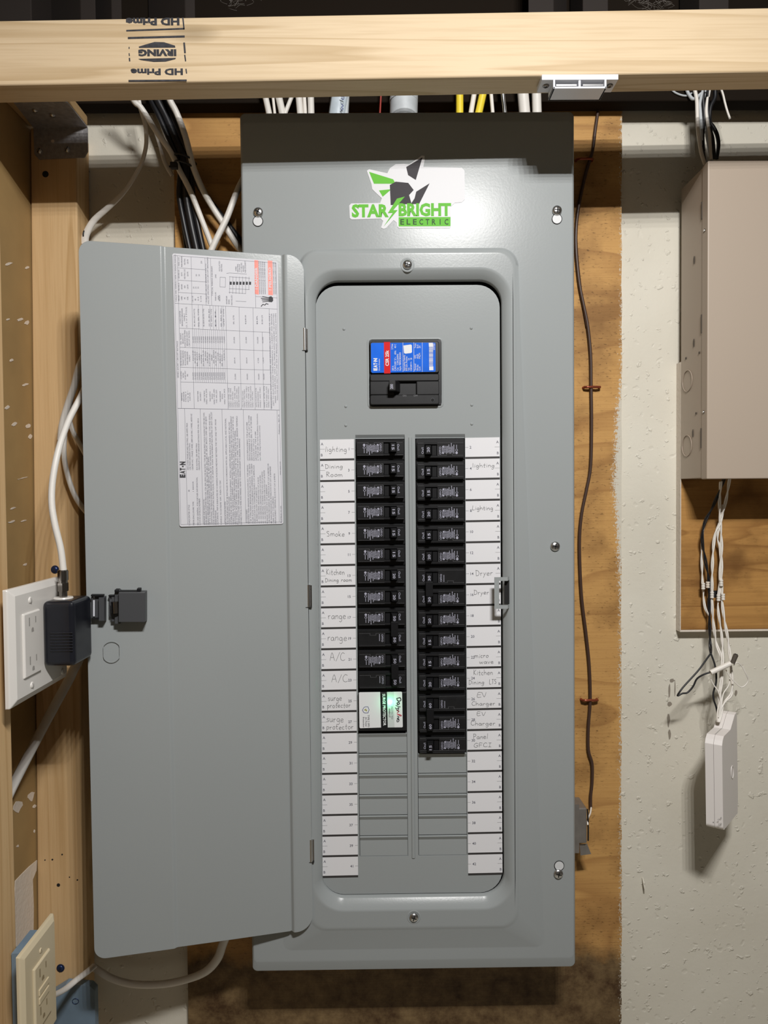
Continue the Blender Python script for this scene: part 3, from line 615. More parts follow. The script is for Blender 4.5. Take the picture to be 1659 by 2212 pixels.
# ------------------------------------------------------------------ panel door
hT, hB = Vector((-.1239, -.0040, .345)), Vector((-.1226, -.0040, -.4586))
oT, oB = Vector((-.3648, -.0540, .3465)), Vector((-.3636, -.0540, -.4577))
WD = .246; n_ = Vector((.2115, -.9774, 0)).normalized()
def dw(u, v, off=0):                                # u 0..1 hinge to free edge, v 0..1 top to foot
    a = hT.lerp(hB, v); b = oT.lerp(oB, v); return a.lerp(b, u)+n_*off
def dp(px, py, off=.0):
    d = FW+RT*((px-829.5)/F)-UP*((py-1106)/F); p0 = hT+n_*off; t = (p0-CAM).dot(n_)/d.dot(n_); return CAM+d*t
def uof(px, py): p = dp(px, py); v = (hT.z-p.z)/(hT.z-hB.z); a = hT.lerp(hB, v); b = oT.lerp(oB, v); return (p.x-a.x)/(b.x-a.x)
u1, u2 = uof(621, 1290), uof(366, 1290)
us = [0]+[.018*(1-math.cos(k*math.pi/16))/1*4.0/4 for k in range(1, 9)]
us = sorted(set([round(.075*(1-math.cos(k*math.pi/20)), 5) for k in range(0, 11)]+[u1-.012, u1-.006, u1, u1+.005, u1+.010, .4, .5, u2-.012, u2-.006, u2, u2+.006, u2+.014, .85]+[round(1-.052*(1-math.cos(k*math.pi/20)), 5) for k in range(0, 11)]))
def woff(u):
    def sm(a, b, x): t = max(0, min(1, (x-a)/(b-a))); return t*t*(3-2*t)
    h = .0032*(1-sm(u1-.010, u1+.004, u)) + .0020*sm(u2-.006, u2+.010, u)
    h -= .0014*math.exp(-((u-u1-.004)/.006)**2); return h
def edge(u):
    r0, r1 = .075, .052; 
    if u < r0: return (r0-math.sqrt(max(0, r0*r0-(r0-u)**2)))*WD/.8036
    if u > 1-r1: return (r1-math.sqrt(max(0, r1*r1-(r1-(1-u))**2)))*WD/.8036
    return 0
q = MB(); fr_, bk = [], []
for off_list, dn in ((fr_, 0), (bk, -.0012)):
    pass
cols = []
for u in us:
    e = edge(u); h = woff(u)
    cols.append([dw(u, e, h-.0045), dw(u, e, h-.0003), dw(u, e+.0006, h), dw(u, 1-e-.0006, h), dw(u, 1-e, h-.0003), dw(u, 1-e, h-.0045)])
q.loft(cols, 'steel', smooth=True, closed=False)
q.add([c for c in cols[0]], [(0, 1, 2, 3, 4, 5)], 'steel'); q.add([c for c in cols[-1]], [(0, 1, 2, 3, 4, 5)], 'steel')
q.loft([[c[0] for c in cols], [c[5] for c in cols]], 'steel', closed=False)
c = dp(241, 1408, .0021); Rr = .0092; N = 28           # pressed knockout outline
ux_ = (oT-hT); ux_.z = 0; ux_.normalize()
pts = []
for k in range(N+1):
    a = 2*math.pi*k/N; x = max(-.0085, min(.0085, .0102*math.cos(a))); z = .0118*math.sin(a)
    pts.append(c+ux_*(-x)+Vector((0, 0, z)))
q.tube(pts, .00035, 'steel', 5)
door = q.build('door', parent=pan, label='grey steel door swung open to the left'); weigh(door)
# hinges
for px, py in ((657, 733), (666, 1287), (671, 1837)):
    q = MB(); a = at(px+1, py-24, -.006); b = at(px+1.5, py+24, -.006); q.cyl(a, b, .0021, .0021, 'zinc', 12)
    q.box((a.x-.0045, -.0078, b.z-.0008), (a.x+.0034, -.0030, b.z), 'dark'); q.box((a.x-.0045, -.0066, b.z), (a.x-.0020, -.0030, a.z), 'dark')
    q.box((a.x+.0018, -.0058, b.z+.0008), (a.x+.0034, -.0030, a.z-.0008), 'nut'); q.build('hinge', parent=door)
# latch clips
def dbox(q, x0, y0, x1, y1, o0, o1, m, tx=0, ty=0):   # box standing off the door, given by photo pixels of its base
    f = [dp(x, y, o0) for x, y in ((x0, y1), (x1, y1), (x1, y0), (x0, y0))]; g = [p+n_*(o1-o0) for p in f]
    c = sum(g, Vector())/4; g = [c+Vector(((p-c).x*(1-tx), (p-c).y*(1-tx), (p-c).z*(1-ty))) for p in g]; q.hexa(g+f, m)
q = MB()
dbox(q, 199, 1284, 202, 1334, .002, .006, 'latch'); dbox(q, 202, 1287, 205, 1331, .002, .0032, 'catch'); dbox(q, 199, 1283, 226, 1286, .002, .009, 'blackg'); dbox(q, 200, 1333, 216, 1336, .002, .008, 'blackg')
dbox(q, 206, 1287, 218, 1334, .002, .0045, 'latch'); dbox(q, 215, 1287, 230, 1340, .002, .011, 'latch', .25, .08)
q.build('latch_clip', parent=door)
q = MB()
dbox(q, 237, 1284, 240, 1331, .002, .006, 'latch'); dbox(q, 238.5, 1288, 241.5, 1330, .002, .0034, 'catch'); dbox(q, 236, 1284, 250, 1287, .002, .008, 'blackg')
dbox(q, 242, 1287, 252, 1341, .002, .007, 'latch'); dbox(q, 250, 1272, 262, 1345, .002, .010, 'latch'); dbox(q, 259, 1275, 318, 1340, .002, .016, 'latch', .05, .03)
dbox(q, 298, 1269, 306, 1276, .002, .012, 'blackg'); dbox(q, 251, 1271, 260, 1276, .002, .014, 'blackg'); dbox(q, 258, 1274, 300, 1276, .002, .013, 'blackg')
lt = q.build('latch', parent=door, bevel=.0006)
q = MB(); q.cyl(dp(249, 1299, .0115), dp(250, 1324, .0115), .0046, .0046, 'nut', 16); q.build('latch_spring', parent=door)

# instruction sheet on the door
q = MB(); SO = .00045
def sh(px, py, o=SO+.0001): return dp(px, py, o)
c4 = [(372, 547), (600, 564), (612, 1132), (388, 1138)]
def A2(a, b): # a 0..1 left-right, b 0..1 top-bottom
    t0 = Vector((*c4[0], 0)).lerp(Vector((*c4[1], 0)), a); t1 = Vector((*c4[3], 0)).lerp(Vector((*c4[2], 0)), a); p = t0.lerp(t1, b); return p.x, p.y
out = []
for cx, cy, a0 in ((1-.02, .008, 270), (1-.02, .992, 0), (.02, .992, 90), (.02, .008, 180)):
    for k in range(5):
        a = math.radians(a0+90*k/4); out.append(sh(*A2(cx+.02*math.cos(a), cy+.008*math.sin(a)), SO))
q.loft([out, [p-n_*.0003 for p in out]], 'sheet', True)
def ln(a0, b0, a1, b1, th=.00028, m='ink_l'):
    p = sh(*A2(a0, b0)); r = sh(*A2(a1, b1)); d = (r-p).normalized(); n = d.cross(n_)*th/2; q.quad([p-n, r-n, r+n, p+n], m)
def Z(x): return 350+x/5.027
def ZB(y): return 830+y/5.027
def ZA(y): return 520+y/5.027
def tt(s, x, y0, y1, h, Zy=ZB, m='ink_l', bold=0.0):    # text reading up the sheet, in pixels of the two close-ups
    a = sh(Z(x), Zy(y0)); b = sh(Z(x-(y0-y1)*.022), Zy(y1)); d = b-a; L_ = d.length; d.normalize(); up = n_.cross(d)
    put(q, s, a, (d, up), h/5.027*.000535, m, width=L_, bold=bold)
ln(.012, .008, .012, .992); ln(.012, .008, .985, .008); ln(.985, .008, .988, .992); ln(.012, .992, .988, .992)
ln(.012, .183, .988, .183); ln(.048, .273, .908, .273); ln(.048, .343, .908, .343); ln(.048, .416, .908, .416); ln(.048, .47, .908, .47); ln(.012, .567, .988, .567, .0004)
ln(.048, .008, .048, .567); ln(.078, .567, .078, .992); ln(.178, .008, .170, .567); ln(.31, .008, .31, .183); ln(.362, .008, .362, .183)
for b_ in (.052, .097, .142): ln(.048, b_, .31, b_)
ln(.782, .008, .782, .183); ln(.782, .140, .988, .140)
for k in range(15): 
    a_ = .193+.0201*k; ln(a_, .273, a_, .47, .00022)
for a_ in (.235, .275, .345, .375, .40, .425, .455, .47): ln(a_, .183, a_, .273, .00022)
for a_ in (.495, .622, .754, .908): ln(a_, .183, a_, .567)
ln(.838, .273, .838, .567)
ln(.228, .567, .228, .992); ln(.436, .567, .436, .992); ln(.640, .567, .640, .992); ln(.962, .567, .962, .992)
tt('FAT N', 248, 1015, 840, 46, m='ink', bold=.06) if 0 else None
tt('E', 250, 1015, 978, 50, m='ink', bold=.07); tt('A', 250, 972, 938, 50, m='ink', bold=.05); tt('T', 250, 936, 908, 50, m='ink', bold=.06); tt('N', 250, 878, 840, 50, m='ink', bold=.07)
pc = sh(Z(226), ZB(893)); q.quad([pc+Vector((.0010*math.cos(i*math.pi/4)*.978, -.0010*math.cos(i*math.pi/4)*-.2115, .0010*math.sin(i*math.pi/4))) for i in range(8)], 'ink')
for a in [('LOADCENTER STYLE', 305, 1530, 1310, 16), ('BR', 300, 1165, 1145, 14), ('ENCLOSED PANELBOARD RATING: 200 AMPS MAX', 290, 930, 420, 16), ('USE MAIN BREAKER RATING', 312, 930, 640, 14), ('120/240 VAC 1 PHASE 3 WIRE, 208Y/120 VAC 3 WIRE, 60/50 HZ', 340, 930, 320, 16),
          ('NEMA ENCLOSURE TYPE', 352, 1530, 1275, 15), ('1  INDOOR', 346, 1165, 1055, 14), ('BUS RATING: 200 AMPS MAX', 388, 930, 640, 15), ('MAXIMUM SUM OF BREAKER RATINGS PER STAB: 200 A', 412, 930, 370, 15),
          ('SEE CASE GENERAL, FOR FURTHER INFORMATION,', 398, 1530, 1010, 15), ('SUCH AS CATALOG NUMBER', 420, 1530, 1240, 15), ('BREAKER INFORMATION', 468, 1525, 1250, 15),
          ('MAIN BREAKER (CENTER-FED) CSR, CSH, BW, BWH OR BACKFED TYPE BR (REQUIRED HOLD-DOWN KIT PER BELOW)', 489, 1525, 310, 15),
          ('BRANCH BREAKERS (EATON FAMILY): BR, BRH, BRHH, BRX, BRN, BRCAF, BRLAF, BRGFCI, GFEP, BJH OR BJHX', 510, 1525, 350, 15),
          ('UP TO A MAXIMUM OF BRANCH BRK BRWH, BJ, BJH OR BFPH', 528, 1525, 790, 15), ('ADDITIONAL OR REPLACEMENT BREAKERS SHALL BE OF THE SAME MANUFACTURER AND TYPE AND SHALL', 549, 1525, 318, 15),
          ('HAVE AN INTERRUPTING RATING EQUAL TO OR GREATER THAN THE INTERRUPTING RATING OF ANY CIRCUIT', 571, 1525, 300, 15), ('BREAKER INSTALLED', 592, 1525, 1370, 15),
          ("AUTOMATIC TRIP IS INDICATED BY A HANDLE POSITION MIDWAY BETWEEN THE 'ON' AND 'OFF'. MOVE", 614, 1525, 380, 15), ("HANDLE TO EXTREME 'OFF', THEN TO 'ON'", 650, 1525, 1045, 15),
          ('INSTALLATION NOTES', 700, 1525, 1275, 15), ('THIS PANELBOARD MUST BE INSTALLED IN ACCORDANCE WITH ALL APPLICABLE LOCAL AND NATIONAL', 722, 1525, 370, 15), ('CODES AND REGULATIONS', 742, 1525, 1220, 15),
          ('SUITABLE FOR USE AS SERVICE EQUIPMENT, INSTALL APPROPRIATE SERVICE BARRIER KIT BELOW', 762, 1525, 410, 15), ('WHEN USED AS SERVICE EQUIPMENT, ANY UNUSED NEUTRAL TERMINALS MAY BE USED FOR EQUIPMENT', 783, 1525, 345, 15),
          ('GROUNDING. FOR EQUIPMENT GROUNDING, WIRE TERMINALS ARE SUITABLE FOR (1) #14 OR UP TO (3)', 803, 1525, 352, 15), ('#12-10 WIRES, MULTIPLE WIRES IN THE SAME HOLE MUST BE THE SAME SIZE AND MATERIAL', 823, 1525, 500, 15),
          ('TERMINALS OTHER THAN BREAKER TERMINALS SUITABLE FOR 60/75 C WIRE TYPE CU-AL, BREAKER TERMINALS', 845, 1525, 345, 15), ('SUITABLE FOR AL-CU WIRE AND MARKED. REFER TO WIRING DIAGRAM TO BREAKER MARKINGS', 868, 1525, 590, 15),
          ('ACCESSORIES', 930, 1510, 1360, 15)]: tt(*a)
for k, (s, e) in enumerate([('BACKFED MAIN BREAKER HOLD-DOWN KIT: TYPE BREHD', 875), ('CSR TYPE MAIN BREAKER FILLER PLATE: TYPE BRFP', 862), ('FILLER PLATE TO CLOSE BRANCH OPENINGS: TYPE BRFP', 862), ('MAIN LUG KIT FOR CONVERTIBLE PANELS: CAT # BRMLO225', 880), ('SUB-FEED LUG KIT: CAT # BRSF125', 1120), ('#1 - NO NEUTRAL GROUND LUGS CAT # NL25', 1010), ('#2 - NO NEUTRAL GROUND LUGS CAT # NL300', 990), ('#3 - NO NEUTRAL TO BOND THE LUGS CAT # NLP22', 950), ('#4 - NO NEUTRAL TO BOND SUB LUGS CAT # NLP30', 935), ('BONDED SCREW KIT CAT # BRBSKITP', 1090), ('CSR MAIN MECHANICAL INTERLOCK KIT CAT # BRMIKCSR', 860), ('BR MAIN MECHANICAL INTERLOCK KIT CAT # BRMIKBR', 890), ('LABEL KITS: TYPE # BRLBLS', 1220), ('REPLACEMENT TERMINAL BLOCK KIT CAT # RMBTB', 970)]):
    tt(s, 950+k*22.3, 1510, e, 14)
for k, (s, e) in enumerate([('LATCH REPLACEMENT: TYPE # LATCHBR', 410), ('SERVICE BARRIER KIT (CSR): CAT # TSCSRB', 340), ('SERVICE BARRIER KIT (BR): CAT # TSBCBRB', 350), ('KEYLOCK KIT: CAT # TL', 590), ('GROUND BAR: TYPE # GBK', 510), ('A TYPE # GBK (for Series Installation Instructions', 320), ('see URL http://www.eaton.com)', 450)]):
    tt(s, 938+k*22.5, 830, e, 14)
tt('ASSEMBLED IN USA', 1300, 1510, 1320, 13); tt('www.eaton.com', 1290, 985, 840, 12); tt('Publication  REV. 04', 1278, 540, 330, 13)
# tables
tt('SERIES SHORT CIRCUIT RATINGS', 182, 1490, 1090, 15, ZA)
tt('TORQUE WIRE TERMINALS: REFER TO BREAKER MARKINGS', 160, 665, 150, 13, ZA)
for (x0, rows, ya, yb_) in ((215, ['SYSTEM MAX', 'RATING', 'AT ANY VOLT', 'MAX'], 1530, 1390), (215, ['METER MODULE &', 'TENANT BREAKER', 'IN LOADCENTER', 'MAIN BREAKER', 'FAMILY'], 1370, 1180), (212, ['B.B. TENNT', 'BRANCH IN', 'LOADCENTER MAIN', 'BREAKER SHORT', 'CIRCUIT RATING'], 1160, 965), (205, ['LOADCENTER', 'BRANCH BREAKER', 'FAMILY', '(1, 2 or 3 POLE)'], 940, 720)):
    for k, s in enumerate(rows): 
        pad = (ya-yb_)*(.5-min(.5, len(s)/32)); tt(s, x0+k*23, ya-pad, yb_+pad, 14, ZA)
for k in range(16):
    x = 345+k*22.5
    for (ya, yb_) in ((1510, 1430), (1110, 1040)): tt(['22,000', '10,000', '25,000', '14,000'][k % 4], x, ya, yb_, 13, ZA)
    tt(['NONE', 'BW, BWH, CSR, DK', 'BR, BWH', 'GD, BW, BWH, CSR'][k % 4], x, 1300+30*(k % 3), 1190+12*(k % 5), 13, ZA)
for x, s in ((360, 'BR, BRH (SEE NOTE)'), (405, 'BQ, BR, TYPE'), (460, 'BR, BRHH (RATED TYPE)'), (520, 'QC, BR, BRH, BRX'), (545, 'BQ, BRSN TYPE'), (590, 'BR'), (650, 'BR, BRH, BJH'), (678, 'GFEP TYPE')): tt(s, x, 930, 740, 13, ZA)
for x, s, c1, c2, c3 in ((785, 'BR, QTB', '35,000', 'BW-M', '25,000'), (915, 'BR, BJ, BRX QTB', '100,000', 'BWH-M', '25,000'), (1040, 'BR', '100,000', 'CSR', '10,000'), (1095, 'BR, BRH QTB', '100,000', 'CSR-M', '42,000')):
    tt(s, x, 905, 810, 13, ZA); tt(c1, x+18, 1510, 1445, 13, ZA); tt(c2, x+12, 1330, 1270, 13, ZA); tt(c3, x+6, 1115, 1045, 13, ZA)
for k, s in enumerate(('MAIN MODULE', 'BREAKER', 'FAMILY', 'or', 'CLASS FUSE')): tt(s, 222+k*22, 200-len(s)*2, 60+len(s)*3, 13)
for x, s in ((398, 'WITHOUT MAIN'), (425, 'DISCONNECT'), (468, 'CABLE TAP BOX'), (492, 'FAMILY -WTB, 2MTB'), (530, 'MAIN SWITCH'), (552, 'MODULE'), (575, 'FAMILY -WFS, 2MFS'), (600, 'TYPE -WFS, 2DFS'), (640, 'MAIN BREAKER'), (662, 'MODULE'), (688, 'FAMILY -WCB, 3MCB')): tt(s, x, 130+len(s)*5, 130-len(s)*4.6, 13)
for x in (735, 755, 777, 800, 822, 842, 885, 905, 928, 950, 972, 992, 1030, 1052, 1075, 1120, 1145, 1165): tt(random.choice(('MAIN SECTION MODULE', 'FAMILY -WTBS, 1MTB', 'FAMILY -WFS THRU', 'FMLY FUSED CLASS', 'WITH CLASS R FUSE')), x, 250, 20+random.random()*60, 12)
for k, s in enumerate(('BREAKERS IN THIS LOADCENTER ARE BREAKERS ALSO LISTED UL ONLY', 'LEFT TO ALSO INCLUDES THESE REFERENCES TO CURRENT AND BREAKER', 'MARK TO AMPS MAX. ONLY ALL PANELS WITH MARKED QUANTITIES', 'FOLLOW 60A ONLY INTO LINE SIDE OF BREAKER UNTIL RATINGS SHOWN')): tt(s, 1195+k*22, 1820-k*30, 790, 13, ZA)
for (x0, rows, ya, yb_) in ((190, ['WIRE SIZE', 'COPPER', 'AWG', 'KCMIL'], 670, 580), (190, ['NEUTRAL &', 'GROUND', 'BAR', 'LB-IN'], 560, 440), (190, ['GROUND LUG', 'KITS', 'NEUTRAL LUG', 'LB-IN'], 425, 300), (190, ['PANEL LUGS', 'MAIN BREAKER', 'NEUTRAL', 'LB-IN'], 290, 165)):
    for k, s in enumerate(rows): pad = (ya-yb_)*(.5-min(.5, len(s)/26)); tt(s, x0+k*32, ya-pad, yb_+pad, 14, ZA)
for x, s, ya, yb_ in ((340, '14-10', 665, 600), (370, '8', 650, 630), (400, '6-4', 650, 610), (430, '3-1/0', 665, 600), (350, '20', 520, 500), (375, '25', 520, 500), (400, '35', 520, 500), (380, '50', 385, 365), (410, '50', 385, 365), (435, '250', 250, 220),
                      ('490', 'TORQUE CIRCUIT BREAKER LUGS TO', 670, 250), ('512', 'VALUES SPECIFIED ON CIRCUIT BREAKERS', 690, 180), ('555', 'TYPICAL WIRING DIAGRAM', 600, 280), (590, 'MAIN LUG', 650, 560), (590, 'LINE', 405, 365), (620, 'MAIN', 640, 600), (632, 'BREAKER', 655, 590), (632, 'ISOLATED', 330, 220), (655, 'NEUTRAL', 335, 250), (810, 'WIRE', 330, 280), (830, 'NEUTRAL', 340, 250), (850, 'TORQUE', 340, 255), (872, 'TO VALUES', 345, 240), (892, 'WHEN', 340, 270), (912, 'NECESSARY', 345, 220), (710, 'GROUND BAR', 690, 600), (735, 'WHEN', 690, 640), (765, 'INSTALLED', 700, 590)):
    tt(s, float(x), ya, yb_, 14, ZA)
def zl(x0, y0, x1, y1, th=.0003, m='ink_l'):
    p = sh(Z(x0), ZA(y0)); r = sh(Z(x1), ZA(y1)); d = (r-p).normalized(); n = d.cross(n_)*th/2; q.quad([p-n, r-n, r+n, p+n], m)
for a in ((630, 395, 690, 400), (690, 400, 688, 505), (688, 505, 628, 500), (628, 500, 630, 395), (735, 350, 920, 362), (725, 560, 910, 575), (730, 390, 955, 408), (728, 520, 950, 530), (800, 655, 915, 662), (700, 355, 735, 350)): zl(*a)
for k in range(7):
    x = 735+k*35; zl(x, 390, x-2, 575 if k < 6 else 530); zl(x+12, 445, x+11, 478, .0022, 'ink')
for (x0, x1) in ((1003, 1045), (1148, 1198)):
    q.quad([sh(Z(x), ZA(y)) for x, y in ((x0, 210 if x0 < 1100 else 215), (x1, 214 if x0 < 1100 else 219), (x1+6, 585 if x0 < 1100 else 592), (x0+6, 578 if x0 < 1100 else 588))][::-1], 'redp')
def tw(s, x, y0, y1, h):
    a = sh(Z(x), ZA(y0), SO+.0002); b = sh(Z(x-(y0-y1)*.02), ZA(y1), SO+.0002); d = b-a; L_ = d.length; d.normalize(); put(q, s, a, (d, n_.cross(d)), h/5.027*.000535, 'sheet', width=L_, bold=.03)
tw('! DANGER', 1040, 530, 290, 26); tw('! PELIGRO', 1188, 540, 290, 26)
for k in range(4): tt('HAZARDOUS VOLTAGE WILL CAUSE SEVERE INJURY OR DEATH', 1066+k*20, 580, 222+k*3, 12, ZA)
for k in range(2): tt('TENSION PELIGROSA. CAUSARA LA MUERTE O LESIONES', 1222+k*20, 585, 232+k*3, 12, ZA)
hp = [(1165, 612), (1185, 604), (1203, 625), (1206, 655), (1190, 668), (1160, 662), (1090, 668), (1088, 660), (1150, 652), (1085, 645), (1084, 638), (1145, 640), (1075, 628), (1076, 620), (1145, 628), (1088, 610), (1092, 602)]
for poly in ([(1160, 610), (1185, 602), (1205, 620), (1207, 652), (1192, 668), (1158, 664)], [(1160, 661), (1090, 667), (1089, 660), (1160, 652)], [(1160, 650), (1083, 647), (1083, 639), (1160, 640)], [(1160, 637), (1073, 630), (1075, 622), (1160, 628)], [(1160, 624), (1088, 611), (1090, 603), (1160, 614)]):
    q.quad([sh(Z(x), ZA(y)) for x, y in poly], 'ink')
for a in ((1075, 715, 1095, 690), (1095, 690, 1118, 700), (1118, 700, 1130, 682), (1130, 682, 1155, 690)): zl(*a, .0009, 'ink')
q.build('label_sheet', parent=door, label='white instruction sheet with tables, small print and red warning strips')

# company sticker on the cover (the cartoon figure and the code square are left out)
q = MB(); Yk = -.0004
K = lambda x, y, o=0: at(730+x/5.53, 320+y/5.53, Yk-o)
back = [(345, 270), (372, 252), (590, 300), (620, 240), (690, 192), (790, 188), (850, 195), (1000, 88), (1035, 92), (1036, 140), (1020, 225), (1480, 235), (1512, 268), (1516, 610), (1482, 645), (1395, 655), (1345, 700), (1352, 820), (1345, 945), (1335, 955), (730, 956), (705, 935), (700, 890), (665, 860), (575, 955), (545, 965), (515, 950), (540, 870), (510, 842), (165, 852), (142, 835), (135, 685), (160, 660), (505, 655), (525, 600), (445, 525), (410, 490), (400, 430)]
bk_ = [K(x, y) for x, y in back]; cen = [K(x, y) for x, y in back]
q.loft([bk_, [p+Vector((0, .00025, 0)) for p in bk_]], 'gloss'); q.quad(bk_, 'gloss')
pg = lambda pts, m, o=.0001: q.quad([K(x, y, o) for x, y in pts], m)
pg([(372, 283), (660, 372), (690, 425), (430, 425)], 'green'); pg([(490, 505), (640, 490), (535, 580)], 'green')
pg([(1010, 110), (815, 225), (838, 322), (930, 380)], 'char'); pg([(1095, 420), (935, 520), (915, 600), (870, 668), (970, 668)], 'char')
pg([(620, 440), (690, 400), (840, 415), (905, 500), (850, 560), (880, 665), (630, 680)], 'char', .00012)
pg([(800, 578), (705, 603), (597, 775), (655, 772), (547, 935), (712, 740), (660, 740)], 'green', .0003)
put(q, 'STAR', K(165, 818, .0002), RIGHT, 135/5.53*.000562, 'green', width=(595-165)/5.53*.000562, bold=.045)
put(q, 'BRIGHT', K(725, 805, .0002), RIGHT, 135/5.53*.000562, 'green', width=(1335-725)/5.53*.000562, bold=.045)
pg([(725, 825), (1345, 822), (1345, 932), (725, 935)], 'green')
for k, ch in enumerate('ELECTRIC'): put(q, ch, K(768+k*75.5, 912, .0002), RIGHT, 62/5.53*.000562, 'dgreen', bold=.02, align='C', width=(10 if ch == 'I' else 44)/5.53*.000562)
q.build('company_sticker', parent=pan, label='white die-cut sticker with green lettering')

# ------------------------------------------------------------------ breakers
YF = .0008
def brk_frame(side, i):
    """local (p across from the label side, d downward in the breaker's own sense) to world"""
    if side == 0: x0, s = cL[0]+.0004, 1; zt = RZ(i)+.0004; return (lambda p, d, y: Vector((x0+p*.001, y, zt-d*.001))), DOWNW
    x0 = cR[1]-.0006; zb = RZ(i+1)+.0004; return (lambda p, d, y: Vector((x0-p*.001, y, zb+d*.001))), UPW
def lbox(q, f, p0, p1, d0, d1, y0, y1, m, ins=0):
    g = [f(p0+ins, d0+ins, y0), f(p1-ins, d0+ins, y0), f(p1-ins, d1-ins, y0), f(p0+ins, d1-ins, y0)]; h = [f(p0, d0, y1), f(p1, d0, y1), f(p1, d1, y1), f(p0, d1, y1)]; q.hexa(g+h, m)
def pole_body(q, f, fr, full=True, mm='mark', dsh=0):
    lbox(q, f, .2, 58.2, .4, 25.0, .0068, .028, 'black')
    d0, d1 = (2.2, 20.6); P0, P1 = 1.2, 57.2
    if dsh: d0, d1 = d0+dsh, d1+dsh
    # face ring around the handle slot: four slabs
    s0, s1, t0, t1 = 33.4, 48.4, d0+2.6, d0+15.5
    lbox(q, f, P0, P1, d0, t0, YF, .0070, 'blackm', .25); lbox(q, f, P0, P1, t1, d1, YF, .0070, 'blackm', .25)
    lbox(q, f, P0, s0, t0-.3, t1+.3, YF, .0070, 'blackm'); lbox(q, f, s1, P1, t0-.3, t1+.3, YF, .0070, 'blackm')
    lbox(q, f, 1.6, 56.6, d0-.25, d0+.3, YF-.0005, .0070, 'blackm')      # moulded ridge
    lbox(q, f, s0+.4, s0+6, t0, t1, .0030, .0070, 'blackg')
    def bar(p0, p1, a, b, m='markd'): q.quad([f(p0, a, YF-.0001), f(p1, a, YF-.0001), f(p1, b, YF-.0001), f(p0, b, YF-.0001)], m)
    e = d0+2.4
    bar(2, 15, e, e+.16); bar(15, 15.2, e, e+2.4); bar(15, 22, e+2.3, e+2.46); bar(22, 22.2, e, e+2.4); bar(22, 32.6, e, e+.16); bar(32.5, 32.7, e, e+11); bar(48.6, 56, e, e+.16); bar(49.5, 56.6, d1-1.2, d1-1.04); bar(2, 33, d1-.9, d1-.76)
    off = YF-.00015
    def tx(s, p, d, cap, w, m): put(q, s, f(p, d, off), fr, cap*.001, m, width=w*.001, bold=.01)
    tx('OFF/O', 28.6, d0+3.6, 2.4, 9.4, mm if full else mm); tx('On/I', 49.6, d0+4.4, 2.5, 7.6, mm)
    if full:
        for p, d in ((10.2, d0+5.4), (10.2, d0+8.6)):
            n = 12; q.quad([f(p+1.5*math.cos(2*math.pi*k/n), d+1.5*math.sin(2*math.pi*k/n), off) for k in range(n)], mm)
            if d > d0+7: q.quad([f(p+1.0*math.cos(2*math.pi*k/n), d+1.0*math.sin(2*math.pi*k/n), off-.00004) for k in range(n)], 'blackm')
        q.quad([f(9.9, d0+10.6, off), f(10.5, d0+10.6, off), f(10.5, d0+15, off), f(9.9, d0+15, off)], mm)
        rr = random.Random(5)
        for k, (p, L_) in enumerate(((13.0, 9.5), (14.6, 6), (16.0, 9.8), (17.5, 8), (19, 9), (20.5, 6.5), (22, 8.2), (23.6, 7.8), (25.2, 7.4), (26.8, 7))):
            d = d0+4.6+(1.0 if k % 3 else 0); end = d+L_
            while d < end:
                s = rr.uniform(.5, 1.7); q.quad([f(p, d, off), f(p+.85, d, off), f(p+.85, d+s, off), f(p, d+s, off)], mm); d += s+.35
        for d in (d0+5.2, d0+12.8):
            n = 8; q.quad([f(26.3+1.2*math.cos(2*math.pi*k/n), d+1.0*math.sin(2*math.pi*k/n), off-.00003) for k in range(n)], mm)
    else:
        d = d0+3.6
        while d < d0+12: q.quad([f(26.0, d, off), f(26.8, d, off), f(26.8, d+.8, off), f(26.0, d+.8, off)], mm); d += 1.05
def handle(q, f, fr, num, dsh=0):
    a = 5.0+dsh; b = 17.0+dsh
    base = [f(39.6, a, .004), f(48.2, a, .004), f(48.2, b, .004), f(39.6, b, .004)]
    tip = [f(41.6, a+1.0, -.0068), f(47.6, a+1.0, -.0068), f(47.6, b-1.0, -.0068), f(41.6, b-1.0, -.0068)]
    q.hexa(tip+base, 'blackg')
    put(q, num, f(43.0, a+3.1, -.0070), fr, .0030, 'mark', width=.0060, bold=.02)
ord_ = {0: 'left', 1: 'right'}
LR = {0: [(0, '15'), (1, '15'), (2, '15'), (3, '15'), (4, '15'), (5, '15'), (6, '20'), (7, '20')], 1: [(0, '20'), (1, '15'), (2, '15'), (3, '20'), (4, '15'), (5, '20'), (8, '20'), (9, '15'), (10, '15'), (11, '20'), (14, '15')]}
ORD = ['topmost', 'second from top', 'third from top', 'fourth from top', 'fifth from top', 'sixth from top', 'seventh from top', 'eighth from top', 'ninth', 'tenth from top', 'eleventh', 'twelfth', 'thirteenth', 'x', 'lowest']
def note(num):
    return ('beside handwritten %s' % ' '.join(h[0] for h in HT[num])) if num in HT else 'beside a blank label'
for side in (0, 1):
    for i, num in LR[side]:
        f, fr = brk_frame(side, i); c = f(29, 12.7, .015); n = 2*i+1+side
        t = thing('circuit_breaker', c, 'black %s amp breaker in %s column, %s, %s' % (num, ord_[side], ORD[i], note(n)), 'circuit breaker', 'single-pole breakers in the panel')
        dsh = 0 if side == 0 else 0
        q = MB(); pole_body(q, f, fr); q.build('breaker_body', parent=t, bevel=.0002, seg=1)
        q = MB(); handle(q, f, fr, num); q.build('handle', parent=t, bevel=.0003)
